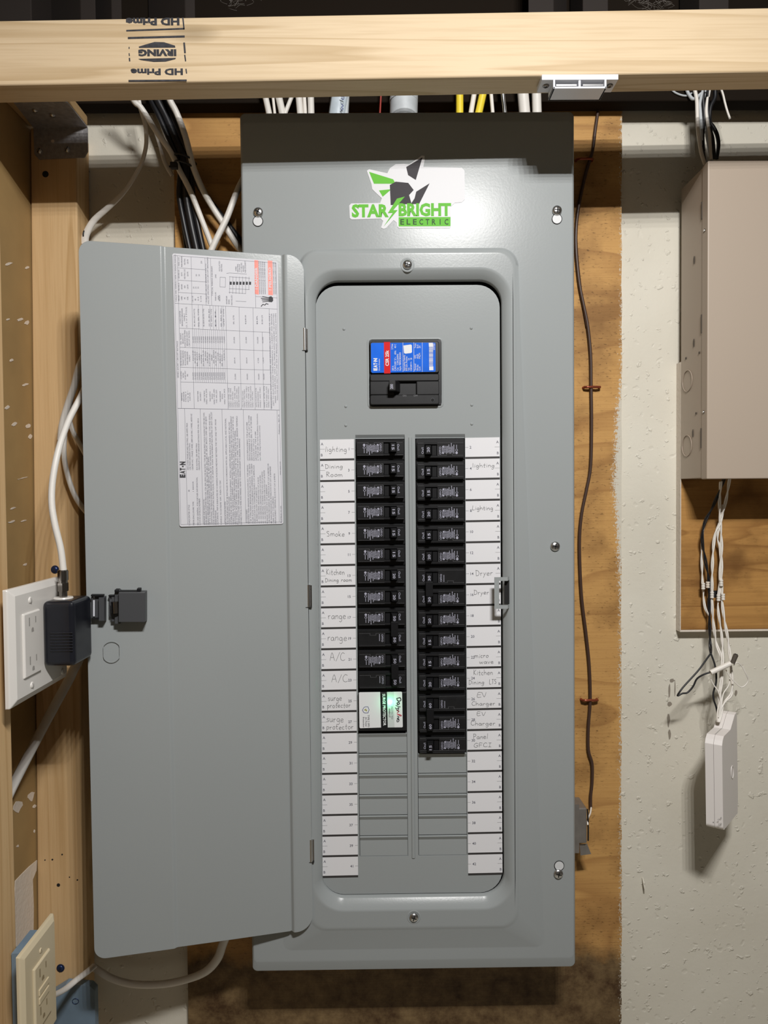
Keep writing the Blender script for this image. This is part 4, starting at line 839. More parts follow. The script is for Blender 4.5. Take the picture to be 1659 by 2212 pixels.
for side, i, num, fullfirst in ((0, 8, '50', 1), (0, 10, '50', 1), (1, 6, '30', 0), (1, 12, '60', 0)):
    f1, fr = brk_frame(side, i); f2, _ = brk_frame(side, i+1); n = 2*i+1+side
    t = thing('double_breaker', (f1(29, 12.7, .015)+f2(29, 12.7, .015))/2, 'black double-pole breaker with tied handles marked %s beside the handwritten %s labels' % (num, HT[n][0][0]) if n < 26 else 'black double-pole breaker, handles tied, marked 60, beside the EV Charger labels', 'circuit breaker', 'double-pole breakers in the panel')
    q = MB(); pole_body(q, f1, fr, fullfirst); q.build('breaker_body', parent=t, bevel=.0002, seg=1)
    q = MB(); pole_body(q, f2, fr, not fullfirst); q.build('breaker_body', parent=t, bevel=.0002, seg=1)
    q = MB(); handle(q, f1, fr, num); handle(q, f2, fr, num)
    if side == 0: A, B, ra, rb = f1, f2, (41.0, 14), (41.0, 8)
    else: A, B, ra, rb = f2, f1, (41.0, 14), (41.0, 8)
    z_hi, z_lo = (f1(0, 15, 0).z, f2(0, 7, 0).z) if side == 0 else (f1(0, 7, 0).z, f2(0, 15, 0).z)
    xa, xb = sorted((f1(40.2, 0, 0).x, f1(48.6, 0, 0).x)); q.box((xa, -.0074, z_lo), (xb, .0010, z_hi), 'blackg')
    q.build('tied_handle', parent=t, bevel=.0003)

# surge protector
z_t, z_b = RZ(12)+.0002, RZ(14)+.0042; xs0, xs1 = cL[0]+.0005, cL[1]-.0005
t = thing('surge_protector', ((xs0+xs1)/2, .015, z_b), 'black surge protector module with white labels and a glowing green light', 'surge protector')
q = MB(); q.box((xs0, .0012, z_b), (xs1, .028, z_t), 'black'); q.build('module_body', parent=t, bevel=.0008)
q = MB(); YS = .0010
G = lambda x, y, o=0: at(760+x/12.76, 1480+y/12.76, YS-o)
def sq(pts, m, o=0): q.quad([G(x, y, o) for x, y in pts], m)
sq([(215, 195), (780, 188), (805, 1168), (235, 1188), (212, 1165), (195, 215)], 'paper'); sq([(968, 188), (1160, 182), (1175, 1165), (990, 1168)], 'pale_grey'); sq([(1160, 182), (1365, 180), (1385, 200), (1405, 1145), (1385, 1163), (1175, 1165)], 'paper')
DN = (Vector((.018, 0, -1)).normalized(), Vector((1, 0, .018)).normalized())
px_ = 1/12.76*.000575
put(q, 'SURGE PROTECTOR', G(845, 240, .0001), DN, 72*px_, 'paper', width=860*px_, bold=.03)
put(q, 'PROTECTED', G(1080, 590, .0001), DN, 45*px_, 'ink_l', width=345*px_); put(q, 'WHEN LIT', G(1015, 640, .0001), DN, 42*px_, 'ink', width=250*px_, bold=.02)
put(q, 'TYPE 2 SPD', G(432, 820, .0001), DN, 48*px_, 'ink', width=330*px_, bold=.01); put(q, 'AC Power', G(368, 880, .0001), DN, 44*px_, 'ink', width=265*px_, bold=.01); put(q, 'Protection', G(300, 880, .0001), DN, 44*px_, 'ink', width=280*px_, bold=.01)
sv = [(282, 688), (330, 610), (370, 592), (450, 590), (485, 680), (450, 772), (365, 775), (325, 760)]
sq(sv, 'badge', .0001); cx, cy = 385, 683; sq([(cx+(x-cx)*.84, cy+(y-cy)*.84) for x, y in sv], 'paper', .00016)
sq([(325, 690), (395, 640), (390, 675), (425, 680), (405, 735), (375, 700)], 'bolt', .0002)
HF2 = [[(1230, 370), (1330, 350), (1350, 420), (1280, 440), (1240, 390)], [(1240, 500), (1290, 470), (1310, 510), (1260, 540), (1250, 500)], [(1210, 560), (1320, 600), (1330, 590)], [(1200, 620), (1230, 660), (1290, 620), (1280, 680), (1230, 690)], [(1240, 700), (1300, 720), (1250, 760)], [(1245, 790), (1360, 830), (1340, 850), (1260, 800)], [(1250, 850), (1300, 880), (1250, 920), (1300, 930)], [(1240, 960), (1300, 950), (1290, 1000), (1250, 1010), (1245, 970)]]
for k, s in enumerate(HF2):
    P = smooth_path([G(x, y, .00015) for x, y in s], 4)
    for a, b in zip(P, P[1:]):
        d = (b-a).normalized(); n = d.cross(Vector((0, -1, 0)))*(.00055 if k < 2 else .00042); q.quad([a-n-d*.0002, b-n+d*.0002, b+n+d*.0002, a+n-d*.0002], 'script_red' if k in (4, 5) else 'ink')
q.build('label_plate', parent=t)
q = MB(); c = G(1045, 465); screw_head(q, c, .0018, 'ledw', h=.7, slot='none' if 0 else 'cross', slotm='ledw'); q.build('indicator_light', parent=t, label='glowing green indicator light')
ll = bpy.data.lights.new('indicator_glow', 'POINT'); ll.energy = .006; ll.color = (.1, 1, .4); ll.shadow_soft_size = .0015; lo = bpy.data.objects.new('indicator_glow', ll); lo.location = c+Vector((0, -.006, 0)); COL.objects.link(lo); lo.parent = t; lo.location = lo.location-ROOT[t.name]

# main breaker
t = thing('main_breaker', (-.005, .015, .171), 'large black main breaker with a blue and red label above both columns', 'circuit breaker')
Bq = lambda x, y, o=0: at(790+x/9.76, 730+y/9.76, -.0002-o)
q = MB()
def bslab(x0, y0, x1, y1, ya, yb, m, r=.003):
    a = at(790+x0/9.76, 730+y1/9.76, ya); b = at(790+x1/9.76, 730+y0/9.76, ya); q.loft([rrect(a.x, b.x, a.z, b.z, r, yb, 4), rrect(a.x, b.x, a.z, b.z, r, ya+.0008, 4), rrect(a.x+.0008, b.x-.0008, a.z+.0008, b.z-.0008, r*.8, ya, 4)], m, False, True)
q.box((-.0470, .0045, .1712), (.0380, .03, .2482), 'black')
bslab(95, 62, 1548, 745, .0008, .005, 'blackm'); 
# lower case as four slabs around the handle slot
bslab(95, 752, 1548, 915, -.0002, .005, 'blackm', .002); bslab(95, 1188, 1548, 1410, -.0002, .005, 'blackm', .002); bslab(95, 905, 600, 1200, -.0002, .005, 'blackm', .001); bslab(1072, 905, 1548, 1200, -.0002, .005, 'blackm', .001)
q.cyl(Bq(1410, 1310), Bq(1410, 1310, .0006), .0030, .0027, 'latch', 20); q.cyl(Bq(1410, 1310, .0006), Bq(1410, 1310, .0008), .0018, .0018, 'dark', 14)
put(q, 'ON', Bq(780, 1235, .0001), RIGHT, .0020, 'markd'); put(q, 'OFF', Bq(1010, 1235, .0001), RIGHT, .0020, 'markd')
q.build('breaker_body', parent=t)
q = MB(); LB = lambda x, y, o=0: at(790+x/9.76, 730+y/9.76, .0006-o)
lq = lambda pts, m, o=0: q.quad([LB(x, y, o) for x, y in pts], m)
lq([(130, 105), (1455, 98), (1472, 115), (1474, 695), (1455, 712), (140, 738), (115, 715), (110, 125)], 'blue'); lq([(383, 85), (515, 84), (522, 748), (388, 750)], 'red', .00008)
pw = 1/9.76*.000566
for ch, y, w_ in (('E', 690, 58), ('A', 624, 52), ('T', 568, 42), ('N', 500, 70)): put(q, ch, LB(240, y, .0001), UPW, 70*pw, 'paper', width=w_*pw, bold=.06)
lq([(200, 521), (214, 521), (214, 507), (200, 507)], 'paper', .0001)
put(q, 'Circuit Breaker', LB(300, 690, .0001), UPW, 30*pw, 'paper', width=245*pw); put(q, 'CSR 25k', LB(486, 590, .0002), UPW, 66*pw, 'paper', width=320*pw, bold=.03)
for s, x, y, L_ in (('200 A', 590, 690, 100), ('120/240 V~', 640, 690, 280), ('60Hz', 640, 350, 80), ('2 Pole', 575, 240, 110), ('40 C', 640, 215, 80), ('Cat.', 692, 690, 70), ('CSR2200N', 692, 570, 220), ('Style 7892C82G03', 745, 690, 370), ('Interrupting Capacity', 830, 690, 320), ('RMS Sym. Amperes', 878, 690, 290), ('Volt', 925, 690, 60), ('kA', 925, 465, 40), ('120/240 V~', 975, 690, 190), ('25', 975, 460, 40),
                    ('Terminal', 1060, 690, 140), ('Wire Size', 1110, 690, 120), ('Cu-Al', 1155, 690, 80), ('AWG', 1060, 435, 70), ('4/0-250', 1110, 435, 90), ('MCM', 1155, 435, 110), ('Torque', 1060, 215, 95), ('lb-in', 1110, 215, 70), ('250', 1155, 215, 50), ('LISTED', 1455, 250, 130)):
    put(q, s, LB(x, y, .0001), UPW, 36*pw, 'paper', width=L_*pw, bold=.005)
for x in (780, 1010, 1188): lq([(x, 95), (x+7, 95), (x+9, 715), (x+2, 715)], 'pale_grey', .0001)
lq([(795, 160), (950, 138), (972, 155), (975, 300), (955, 318), (835, 332), (808, 318)], 'paper', .00012)
lq([(1328, 105), (1415, 103), (1420, 185), (1333, 187)], 'paper', .0001); lq([(1338, 602), (1425, 600), (1427, 680), (1340, 682)], 'paper', .0001)
rr = random.Random(1); y = 190
while y < 598:
    h = rr.choice((3, 5, 8)); lq([(1335, y), (1420, y), (1420, y+h), (1335, y+h)], 'paper' if rr.random() > .3 else 'pale_grey', .0001); y += h+rr.choice((3, 4, 7))
q.build('rating_label', parent=t, label='blue rating label with a red stripe')
q = MB(); a = Bq(485, 1142); b = Bq(625, 918)
q.hexa([(a.x, -.0120, a.z+.0), (b.x, -.0120, a.z), (b.x, -.0120, b.z), (a.x, -.0120, b.z), (a.x+.001, .004, a.z), (b.x+.006, .004, a.z), (b.x+.006, .004, b.z), (a.x+.001, .004, b.z)], 'blackm')
c = at(790+575/9.76, 730+1075/9.76, -.0122); put(q, '200', c, UPW, .0032, 'mark', width=.0056, bold=.03); q.build('handle', parent=t, bevel=.0008)

# ------------------------------------------------------------------ angle bracket on the stud
t = thing('angle_bracket', at(130, 343, .056), 'dark galvanised angle bracket tying the top of the stud to the wood block', 'bracket')
q = MB(); yk = .0555; ZK = .5270; Bk = lambda x, y, Y=yk: at(x, y, Y)
lo_ = [Bk(72, 277), Bk(74, 333), Bk(84, 344), Bk(182, 340), Bk(190, 327), Bk(189, 273)]; lo_[0].z = ZK; lo_[-1].z = ZK
q.loft([lo_[::-1], [p+Vector((0, .0013, 0)) for p in lo_[::-1]]], 'galv', True, True)
up_ = [Vector((lo_[0].x, yk, ZK)), Vector((-.461, .000, ZK)), Vector((-.456, -.006, ZK)), Vector((-.404, -.006, ZK)), Vector((-.3985, .002, ZK)), Vector((lo_[-1].x, yk, ZK))]
q.loft([up_, [p+Vector((0, 0, .0013)) for p in up_]], 'galv', True, True)
q.build('bracket_plate', parent=t)
for px, py in ((86, 327), (146, 324)):
    q = MB(); c = Bk(px, py); screw_head(q, c, .0036, 'zinc', slot='one', ang=.3, h=.9); q.build('bolt', parent=t)
for x, y in ((-.444, .016), (-.428, .026)):
    q = MB(); screw_head(q, (x, y, ZK), .0032, 'zinc', n=Vector((0, 0, -1)), h=.9, slot='one'); q.build('bolt', parent=t)
q = MB(); c = Bk(114, 305); q.cyl(c, c+Vector((0, -.0002, 0)), .0020, .0020, 'chip', 12); q.build('empty_hole', parent=t)
for (px, py, Y, lab) in ((119, 1230, .057, 'blue-headed screw in the stud above the white outlet plate'), (131, 2091, .057, 'blue-headed screw in the stud beside the almond plate')):
    q = MB(); c = at(px, py, Y-.0002); screw_head(q, c+Vector((0, -.0006, 0)), .0038, 'bluescrew', slot='one', ang=.8, h=.45); q.cyl(c, c+Vector((0, -.0007, 0)), .0052, .0050, 'bluescrew'); tag(q.build('stud_screw', loc=c), lab, 'screw')

# ------------------------------------------------------------------ magnetic catch under the beam
t = thing('magnetic_catch', at(1250, 190, -.115), 'white magnetic catch with two steel plates under the right of the beam', 'magnetic catch')
q = MB(); Yc = -.1095; C = lambda x, y, Y=Yc: at(1140+x/7.54, 140+y/7.54, Y)
a = C(230, 152); b = C(1478, 240); q.box((a.x, Yc, b.z), (b.x, Yc+.0225, bz(.16)-.0002 if 0 else b.z+.0055), 'catch')
fa, fb = C(415, 240), C(1285, 382); 
xs_c, zt_c, zb_c = (fa.x, fb.x), b.z+.0008, fb.z
tk = .0021; y1c = Yc+.0215
q.box((xs_c[0], Yc, zb_c), (xs_c[1], y1c, zb_c+tk), 'catch'); q.box((xs_c[0], Yc, zb_c), (xs_c[0]+tk, y1c, zt_c), 'catch'); q.box((xs_c[1]-tk, Yc, zb_c), (xs_c[1], y1c, zt_c), 'catch'); q.box((xs_c[0], y1c-.002, zb_c), (xs_c[1], y1c, zt_c), 'catch')
m_ = (xs_c[0]+xs_c[1])/2; q.box((m_-.0012, Yc+.0008, zb_c+tk), (m_+.0012, Yc+.006, zt_c), 'catch')
q.build('catch_housing', parent=t, bevel=.0005)
for s in (-1, 1):
    q = MB(); x0 = m_+(.0028 if s > 0 else -(m_-xs_c[0])+tk+.0008); x1 = x0+(m_-xs_c[0])-tk-.0042
    q.box((x0, Yc-.0006, zb_c+tk+.0002), (x1, Yc+.016, zb_c+tk+.0018), 'silver'); q.box((x0+.0015, Yc+.004, zb_c+tk+.0019), (x1-.0005, Yc+.016, zb_c+tk+.0045), 'zinc'); q.build('magnet_plate', parent=t)
for x, y in ((296, 330), (1335, 325)):
    q = MB(); c = C(x, y, Yc+.010); c.z = b.z; screw_head(q, c, .0034, 'nut', n=Vector((0, 0, -1)), h=.5); q.build('screw', parent=t)

# ------------------------------------------------------------------ cables
def cable(name, pts, r, m, label, cat='cable', flat=1.0, group=None, seg=8, n=6, axis=None, Y=None):
    P = [at(p[0], p[1], p[2] if len(p) > 2 else Y) for p in pts]; q = MB(); q.tube(smooth_path(P, n), r, m, seg, flat, axis=axis)
    return tag(q.build(name, loc=base_of(q)), label, cat, group)
cable('white_cable', [(255, 150, .00), (288, 216, .02), (305, 233, .025), (337, 283, .035), (368, 327, .045), (388, 368, .048), (412, 415, .05), (439, 483, .055), (456, 527, .06), (475, 580, .062)], .0036, 'cable_w', 'long white cable running diagonally from the beam down through the black tie')
cable('white_cable', [(350, 170, .03), (366, 214, .03), (381, 243, .035), (398, 287, .04), (410, 331, .042), (419, 365, .045), (439, 412, .05), (462, 452, .055), (486, 489, .06), (510, 527, .065), (540, 570, .068)], .0038, 'cable_w', 'white cable on the right side of the black bundle, bending right below the tie')
cable('white_cable', [(530, 378, .055), (516, 405, .05), (506, 429, .048), (489, 473, .046), (466, 520, .045), (450, 556, .045)], .0040, 'cable_w', 'short white cable rising right towards the panel edge, crossing the long one')
cable('white_cable', [(296, 190, .03), (303, 233, .035), (312, 262, .04), (316, 290, .045), (314, 324, .05), (300, 365, .055), (270, 412, .06), (236, 446, .064), (203, 476, .068), (186, 506, .070), (182, 528, .072)], [.0026]*37+[.003+.0001*k for k in range(24)], 'cable_w', 'thin white cable curving down left into the side of the stud', flat=.6)
cable('white_cable', [(325, 250, .07), (345, 310, .075), (356, 350, .078), (372, 380, .08)], .0028, 'cable_w', 'short white cable on the wall behind the long one', flat=.6)
for k, (dx, dz, r) in enumerate(((0, 0, .0048), (-15, 6, .0034), (14, -4, .0036))):
    cable('black_cable', [(330+dx, 180, .045+.004*k), (341+dx, 216, .045+.004*k), (358+dx, 250, .048), (378+dx*.95, 297, .05), (395+dx*.85, 338, .052+.002*k), (402+dx*.85, 371, .053+.002*k), (402+dx, 422, .056), (412+dx, 479, .06), (424+dx, 535, .062), (436+dx, 590, .064)], r, 'cable_k',
          ['thickest black cable in the middle of the tied bundle', 'slim black cable on the left of the tied bundle', 'black cable on the right of the tied bundle'][k], 'cable')
cable('black_cable', [(404, 350, .07), (422, 388, .07), (449, 429, .072), (483, 473, .074), (513, 513, .075), (545, 560, .076)], .0040, 'cable_k', 'black cable splitting right from the bundle towards the panel')
cable('black_cable', [(398, 372, .076), (394, 430, .076), (396, 480, .076), (402, 540, .076)], .0026, 'cable_k', 'slim black strand put in for the shadow along the plywood edge')  # shadow of the plywood edge, modelled as a thin black strand
for k, (dy, lab) in enumerate(((0, 'upper black tie around the cable bundle'), (13, 'lower black tie with a square head'))):
    q = MB(); c = at(402, 345+dy, .050); P = [c+Vector((.0125*math.cos(a)-.001, .013*math.sin(a), -.004*math.cos(a)-.001*k)) for a in [2*math.pi*i/20 for i in range(21)]]
    q.tube(P, .0013, 'cable_k', 6)
    if k: h = at(376, 358, .034); q.box((h.x-.004, h.y-.003, h.z-.0035), (h.x+.004, h.y+.003, h.z+.0035), 'cable_k'); q.tube([h, h+Vector((-.006, 0, -.001))], .0012, 'cable_k', 6)
    tag(q.build('cable_tie', loc=base_of(q)), lab, 'cable tie')
# ring where the thin cable enters the stud
q = MB(); c = at(184, 507, .072); q.tube([c+Vector((.002*math.cos(a)*.5, .0055*math.sin(a), .005*math.cos(a))) for a in [2*math.pi*i/14 for i in range(15)]], .0009, 'cable_k', 6); tag(q.build('grommet', loc=base_of(q)), 'small dark ring where the thin white cable enters the stud', 'grommet')
# cables leaving the top of the panel
def up_cable(x0, x1, wpx, m, lab, flat=1.0, cat='cable', Y=.042, group='cables rising from the panel top'):
    # x0 at y=204, x1 at y=240
    sl_ = (x0-x1)/36; r = wpx/2/1475*.87
    return cable('rising_cable', [(x1-sl_*26, 268, Y), (x1, 240, Y), (x0, 204, Y), (x0+sl_*60, 144, Y-.004)], r, m, lab, cat, flat=flat, group=group)
for a in ((572, 580, 13, 'cable_w', 'leftmost flat white cable above the panel'), (589, 593, 6, 'wire_w', 'thin pale cable right of the leftmost one above the panel'), (601, 609, 15, 'cable_w', 'broad white cable third from the left above the panel'), (632, 618, 9, 'cable_w', 'white cable leaning right above the panel, fourth from the left'),
          (645, 648, 14, 'cable_w', 'straight white cable left of the twin pair above the panel'), (657, 659, 8, 'wire_w', 'slim white cable in the middle of the twin pair'), (671, 672, 14, 'cable_w', 'straight white cable right of the twin pair'),
          (749, 747, 12, 'cable_g', 'grey cable just right of the wrapped blue-white one'), (823, 821, 4, 'cable_r', 'thin dark red wire above the panel left of the grey conduit'),
          (993, 993, 16, 'cable_y', 'straight yellow cable above the panel'), (1024, 1018, 11, 'wire_w', 'white cable leaning beside the leaning yellow cable'), (1043, 1035, 16, 'cable_y', 'leaning yellow cable above the panel'),
          (1061, 1064, 8, 'wire_w', 'slim white cable right of the leaning yellow one'), (1086, 1090, 10, 'silver', 'shiny steel-grey cable above the panel'), (1130, 1133, 24, 'cable_w', 'broad white cable second from the right above the panel'), (1159, 1160, 20, 'cable_w', 'rightmost white cable above the panel')):
    up_cable(*a)
o = up_cable(735, 730, 38, 'cable_b', 'thick pale wrapped cable with blue lettering above the panel')
q = MB(); put(q, 'w du', at(742, 240, .026), (Vector((.08, 0, 1)).normalized(), Vector((-1, 0, .08)).normalized()), .0052, 'badge', width=.024); q.build('blue_lettering', parent=o)
o = cable('grey_conduit', [(872, 268, .042), (872, 240, .042), (873, 204, .042), (873, 150, .04)], .0172, 'cable_g', 'thick pale grey conduit at the top centre of the panel', 'conduit', seg=24)
q = MB(); c = at(872, 217, .042); q.cyl(c+Vector((0, 0, -.002)), c+Vector((0, 0, .002)), .0176, .0176, 'cable_g', 24); q.build('collar', parent=o)

# white coax and cables beside the stud
cable('coax_cable', [(200, 800, -.015), (183, 838, -.02), (172, 862, -.03), (150, 905, -.045), (133, 950, -.06), (121, 995, -.07), (113, 1045, -.076), (112, 1090, -.08), (119, 1135, -.082), (131, 1185, -.082), (137, 1232, -.082)], .0036, 'cable_w', 'white coax cable curving down to the black adapter', 'cable')
cable('white_cable', [(200, 740, .02), (174, 785, .02), (160, 835, .025), (148, 870, .03), (135, 915, .035), (131, 950, .04)], .0042, 'cable_w', 'white cable behind the door edge above the coax curve')
cable('white_cable', [(160, 830, .035), (150, 890, .036), (155, 925, .036), (170, 955, .036), (186, 985, .036)], .003, 'cable_w', 'thin white cable in shade crossing behind the coax', flat=.5)
cable('white_cable', [(140, 930, .045), (138, 975, .045), (142, 1010, .045), (155, 1055, .044), (170, 1085, .043), (190, 1110, .042)], .0034, 'cable_w', 'white cable hugging the stud below the coax curve', flat=.6)
cable('flat_cable', [(175, 1415, .035), (160, 1445, .03), (148, 1470, .03), (107, 1545, .02), (62, 1630, .01), (24, 1705, -.01), (0, 1760, -.02)], .0062, 'cable_w', 'flat white cable slanting down left below the white outlet plate', flat=.45)
o = cable('flat_cable', [(505, 1985, .06), (483, 2035, .06), (470, 2070, .06), (445, 2098, .062), (405, 2115, .066), (350, 2126, .07), (290, 2126, .072), (245, 2115, .072), (215, 2098, .073), (200, 2088, .074)], .0056, 'cable_w', 'white cable looping under the door foot to the stud', flat=.55)
cable('flat_cable', [(204, 2086, .055), (190, 2098, .045), (165, 2117, .03), (140, 2137, .01), (112, 2152, -.02), (100, 2160, -.05)], .0046, 'cable_w', 'short white cable from the stud to the almond plate', flat=.6)

# ------------------------------------------------------------------ outlet plates on the near stud
XP = -.3895
def side_plate(y0, y1, z0, z1, m, cham=.005, th=.006, hexed=True):
    q = MB(); ring = lambda i, x: [Vector((x, y0+i, z0+i)), Vector((x, y1-i, z0+i)), Vector((x, y1-i, z1-i)), Vector((x, y0+i, z1-i))]
    q.loft([ring(0, XP-th), ring(0, XP-th*.5), ring(cham, XP)], m, True, True); return q
t = thing('outlet_plate', (XP-.01, -.105, -.139), 'white two-gang wall plate with a double outlet on the left stud', 'outlet')
q = side_plate(-.163, -.044, -.1385, -.0235, 'plate', .007, .008); q.build('cover_plate', parent=t, bevel=.001)
q = MB(); q.box((-.4085, -.136, -.125), (XP-.008, -.055, -.036), 'latch'); q.build('outlet_box', parent=t)
def decora(y, z0, z1, m, slotm, parent, gfci=False):
    q = MB(); ring = lambda i, x: rot([(y-.0165+i, z0+i), (y+.0165-i, z0+i), (y+.0165-i, z1-i), (y-.0165+i, z1-i)], x)
    def rot(P, x): return [Vector((x, a, b)) for a, b in P]
    q.loft([ring(0, XP-.001), ring(0, XP+.0012), ring(.0012, XP+.0022)], m, False, True)
    zc = (z0+z1)/2
    for s in (-1, 1):
        z = zc+s*.0195; x = XP+.0023
        q.quad([(x, y-.0075, z-.001), (x, y-.0055, z-.001), (x, y-.0055, z+.0075), (x, y-.0075, z+.0075)], slotm); q.quad([(x, y+.0050, z+.0005), (x, y+.0068, z+.0005), (x, y+.0068, z+.0070), (x, y+.0050, z+.0070)], slotm)
        q.quad([(x, y-.0005+.0024*math.cos(a), z-.0058+(.0026*math.sin(a) if math.sin(a) > 0 else -.002)) for a in [2*math.pi*k/12 for k in range(12)]], slotm)
    if gfci:
        for s in (-1, 1): q.box((XP+.0020, y-.010, zc+s*.0044-.0032), (XP+.0034, y+.010, zc+s*.0044+.0032), m)
    q.build('outlet_face', parent=parent, bevel=.0006)
decora(-.128, -.114, -.050, 'plate', 'slot', t)
for y, z in ((-.128, -.0385), (-.128, -.1245), (-.062, -.0340), (-.062, -.128)):
    q = MB(); screw_head(q, (XP, y, z), .0034, 'plate', n=Vector((1, 0, 0)), slot='one', ang=1.2, h=.4, slotm='slot'); q.build('plate_screw', parent=t)
XP = -.3850
t = thing('outlet_plate', (XP-.01, -.132, -.495), 'almond wall plate with a test-button outlet at the lower left', 'outlet')
q = side_plate(-.167, -.097, -.494, -.3776, 'almond', .005, .006); q.build('cover_plate', parent=t, bevel=.001)
q = MB(); q.box((-.4085, -.143, -.48), (XP-.006, -.106, -.39), 'bluebox'); q.build('outlet_box', parent=t)
decora(-.132, -.469, -.403, 'almond', 'almondd', t, True)
for z in (-.3945, -.4775):
    q = MB(); screw_head(q, (XP, -.132, z), .0026, 'almond', n=Vector((1, 0, 0)), slot='one', ang=1.2, h=.4, slotm='almondd'); q.build('plate_screw', parent=t)
XP = -.3895
t = thing('power_adapter', (-.37, -.075, -.112), 'black plug-in adapter box with ribbed front on the white outlet plate', 'adapter')
q = MB(); a = at(85, 1300, -.106); b = at(176, 1440, -.106)
q.box((XP+.0005, -.106, b.z), (-.3560, -.060, a.z), 'adapter'); q.build('adapter_body', parent=t, bevel=.005, seg=4)
for k in range(7):
    q = MB(); z = a.z-.0325-.0031*k; q.box((XP+.009, -.1071, z-.0008), (-.3575, -.1055, z+.0004), 'adapter'); q.build('rib', parent=t, bevel=.0003)
q = MB(); c = at(137, 1290, -.082); c.z = a.z; 
q.cyl(c+Vector((0, 0, -.001)), c+Vector((0, 0, .0012)), .0105, .0095, 'plate'); q.build('port_ring', parent=t)
t2 = thing('coax_connector', c, 'dark metal coax connector standing on the black adapter', 'connector')
q = MB(); c = c+Vector((0, 0, .0013)); h = at(137, 1231, -.082).z-c.z
for r0, r1, f0, f1, sg in ((.0040, .0040, 0, .22, 16), (.0056, .0056, .22, .52, 6), (.0046, .0046, .52, .62, 16), (.0054, .0054, .62, .97, 16), (.0050, .0044, .97, 1.0, 16)):
    q.cyl(c+Vector((0, 0, h*f0)), c+Vector((0, 0, h*f1)), r0, r1, 'nut', sg, sg > 8)
q.build('connector_body', parent=t2)
# blue grey box foot, bottom left
a = at(118, 2128, .045); b = at(204, 2130, .045); q = MB()
P = [Vector((a.x-.02, .045, -.64)), Vector((b.x, .045, -.64)), Vector((b.x, .045, b.z-.006)), Vector((b.x-.006, .045, b.z)), Vector((a.x+.014, .045, b.z+.003)), Vector((a.x-.004, .045, b.z-.008)), Vector((a.x-.02, .045, b.z-.022))]
q.loft([P, [p+Vector((0, .0105, 0)) for p in P]], 'bluebox', True, True); o = tag(q.build('junction_box', bevel=.002, loc=base_of(q)), 'blue-grey plastic junction box at the foot of the stud', 'junction box')
q = MB(); c = at(163, 2163, .0446); q.tube([c+Vector((.004*math.cos(a), 0, .0035*math.sin(a))) for a in [2*math.pi*k/16 for k in range(17)]], .0004, 'bluescrew', 5); q.build('moulded_ring', parent=o)

# ------------------------------------------------------------------ brown cable and staples
pts = [(1306, 150), (1298, 206), (1292, 240), (1286, 280), (1280, 325), (1268, 365), (1256, 415), (1247, 468), (1244, 515), (1246, 560), (1252, 615), (1262, 665), (1270, 706), (1276, 768), (1277, 836), (1278, 917), (1276, 1006), (1267, 1058), (1257, 1107), (1252, 1161), (1253, 1229), (1257, 1297), (1266, 1370), (1273, 1440), (1275, 1513), (1271, 1570), (1271, 1620), (1279, 1650), (1279, 1690), (1276, 1720), (1276, 1744)]
cable('brown_cable', [(x, y, .0790) for x, y in pts], .0021, 'cable_br', 'dark brown cable stapled down the plywood right of the panel', 'cable', n=4)
cable('brown_cable', [(1244, 500, .0795), (1247, 555, .0795), (1254, 620, .0795), (1262, 670, .0795), (1268, 705, .0795)], .0016, 'cable_br', 'short second brown strand beside the cable near the keyhole screw')
for k, (px, py) in enumerate(((1264, 343), (1280, 836), (1275, 1513))):
    q = MB(); c = at(px, py, .0765); w_ = .0105
    q.tube([c+Vector((-w_, .006, 0)), c+Vector((-w_*.95, .001, 0)), c+Vector((-w_*.5, 0, 0)), c+Vector((0, .0006, .0002)), c+Vector((w_*.5, 0, 0)), c+Vector((w_*.95, .001, 0)), c+Vector((w_, .006, 0))], .0017, 'copper', 8)
    tag(q.build('cable_staple', loc=c), ['copper staple over the brown cable near the panel top corner', 'copper staple over the brown cable level with the main breaker', 'lowest copper staple over the brown cable'][k], 'staple', 'copper staples on the plywood')
# steel clamp box right of the panel
t = thing('doorbell_transformer', at(1262, 1840, .06), 'small steel transformer on the side of the panel with white wire', 'transformer')
q = MB(); a = at(1249, 1746, .045); b = at(1268, 1822, .045); q.box((a.x, .045, b.z), (b.x, .078, a.z), 'tin'); q.build('transformer_body', parent=t, bevel=.0015)
q = MB(); q.box((.1805, .044, at(1250, 1842, .045).z), (a.x+.001, .078, at(1250, 1737, .045).z), 'tin'); q.quad([at(1252, 1824, .05), at(1268, 1822, .05), at(1277, 1845, .05), at(1254, 1848, .05)][::-1], 'tin'); q.build('mounting_plate', parent=t)
q = MB(); q.tube(smooth_path([at(1277, 1744, .078), at(1275, 1757, .066), at(1270, 1768, .050), at(1269.5, 1782, .044)], 4), .0011, 'wire_w', 6); q.build('white_lead', parent=t)
q = MB(); q.tube(smooth_path([at(1269, 1748, .046), at(1270.5, 1780, .046), at(1270.5, 1816, .046)], 4), .0010, 'dark', 6); q.build('black_lead', parent=t)

# ------------------------------------------------------------------ beige cabinet
t = thing('wiring_cabinet', (.54, YP, .079), 'beige steel wiring cabinet at the right edge', 'cabinet')
CX0, CX1, CY0, CY1, CZ0, CZ1 = .3590, .72, .0080, YP-.0012, .0795, .4592
q = MB(); q.box((CX0+.0008, CY0+.012, CZ0+.0015), (CX1, CY1, CZ1-.001), 'cab'); q.build('cabinet_body', parent=t, bevel=.0008)
q = MB(); q.box((CX0, CY0, CZ0), (CX1+.001, CY0+.0148, CZ1), 'cab'); q.build('cabinet_cover', parent=t, bevel=.0012, seg=3)
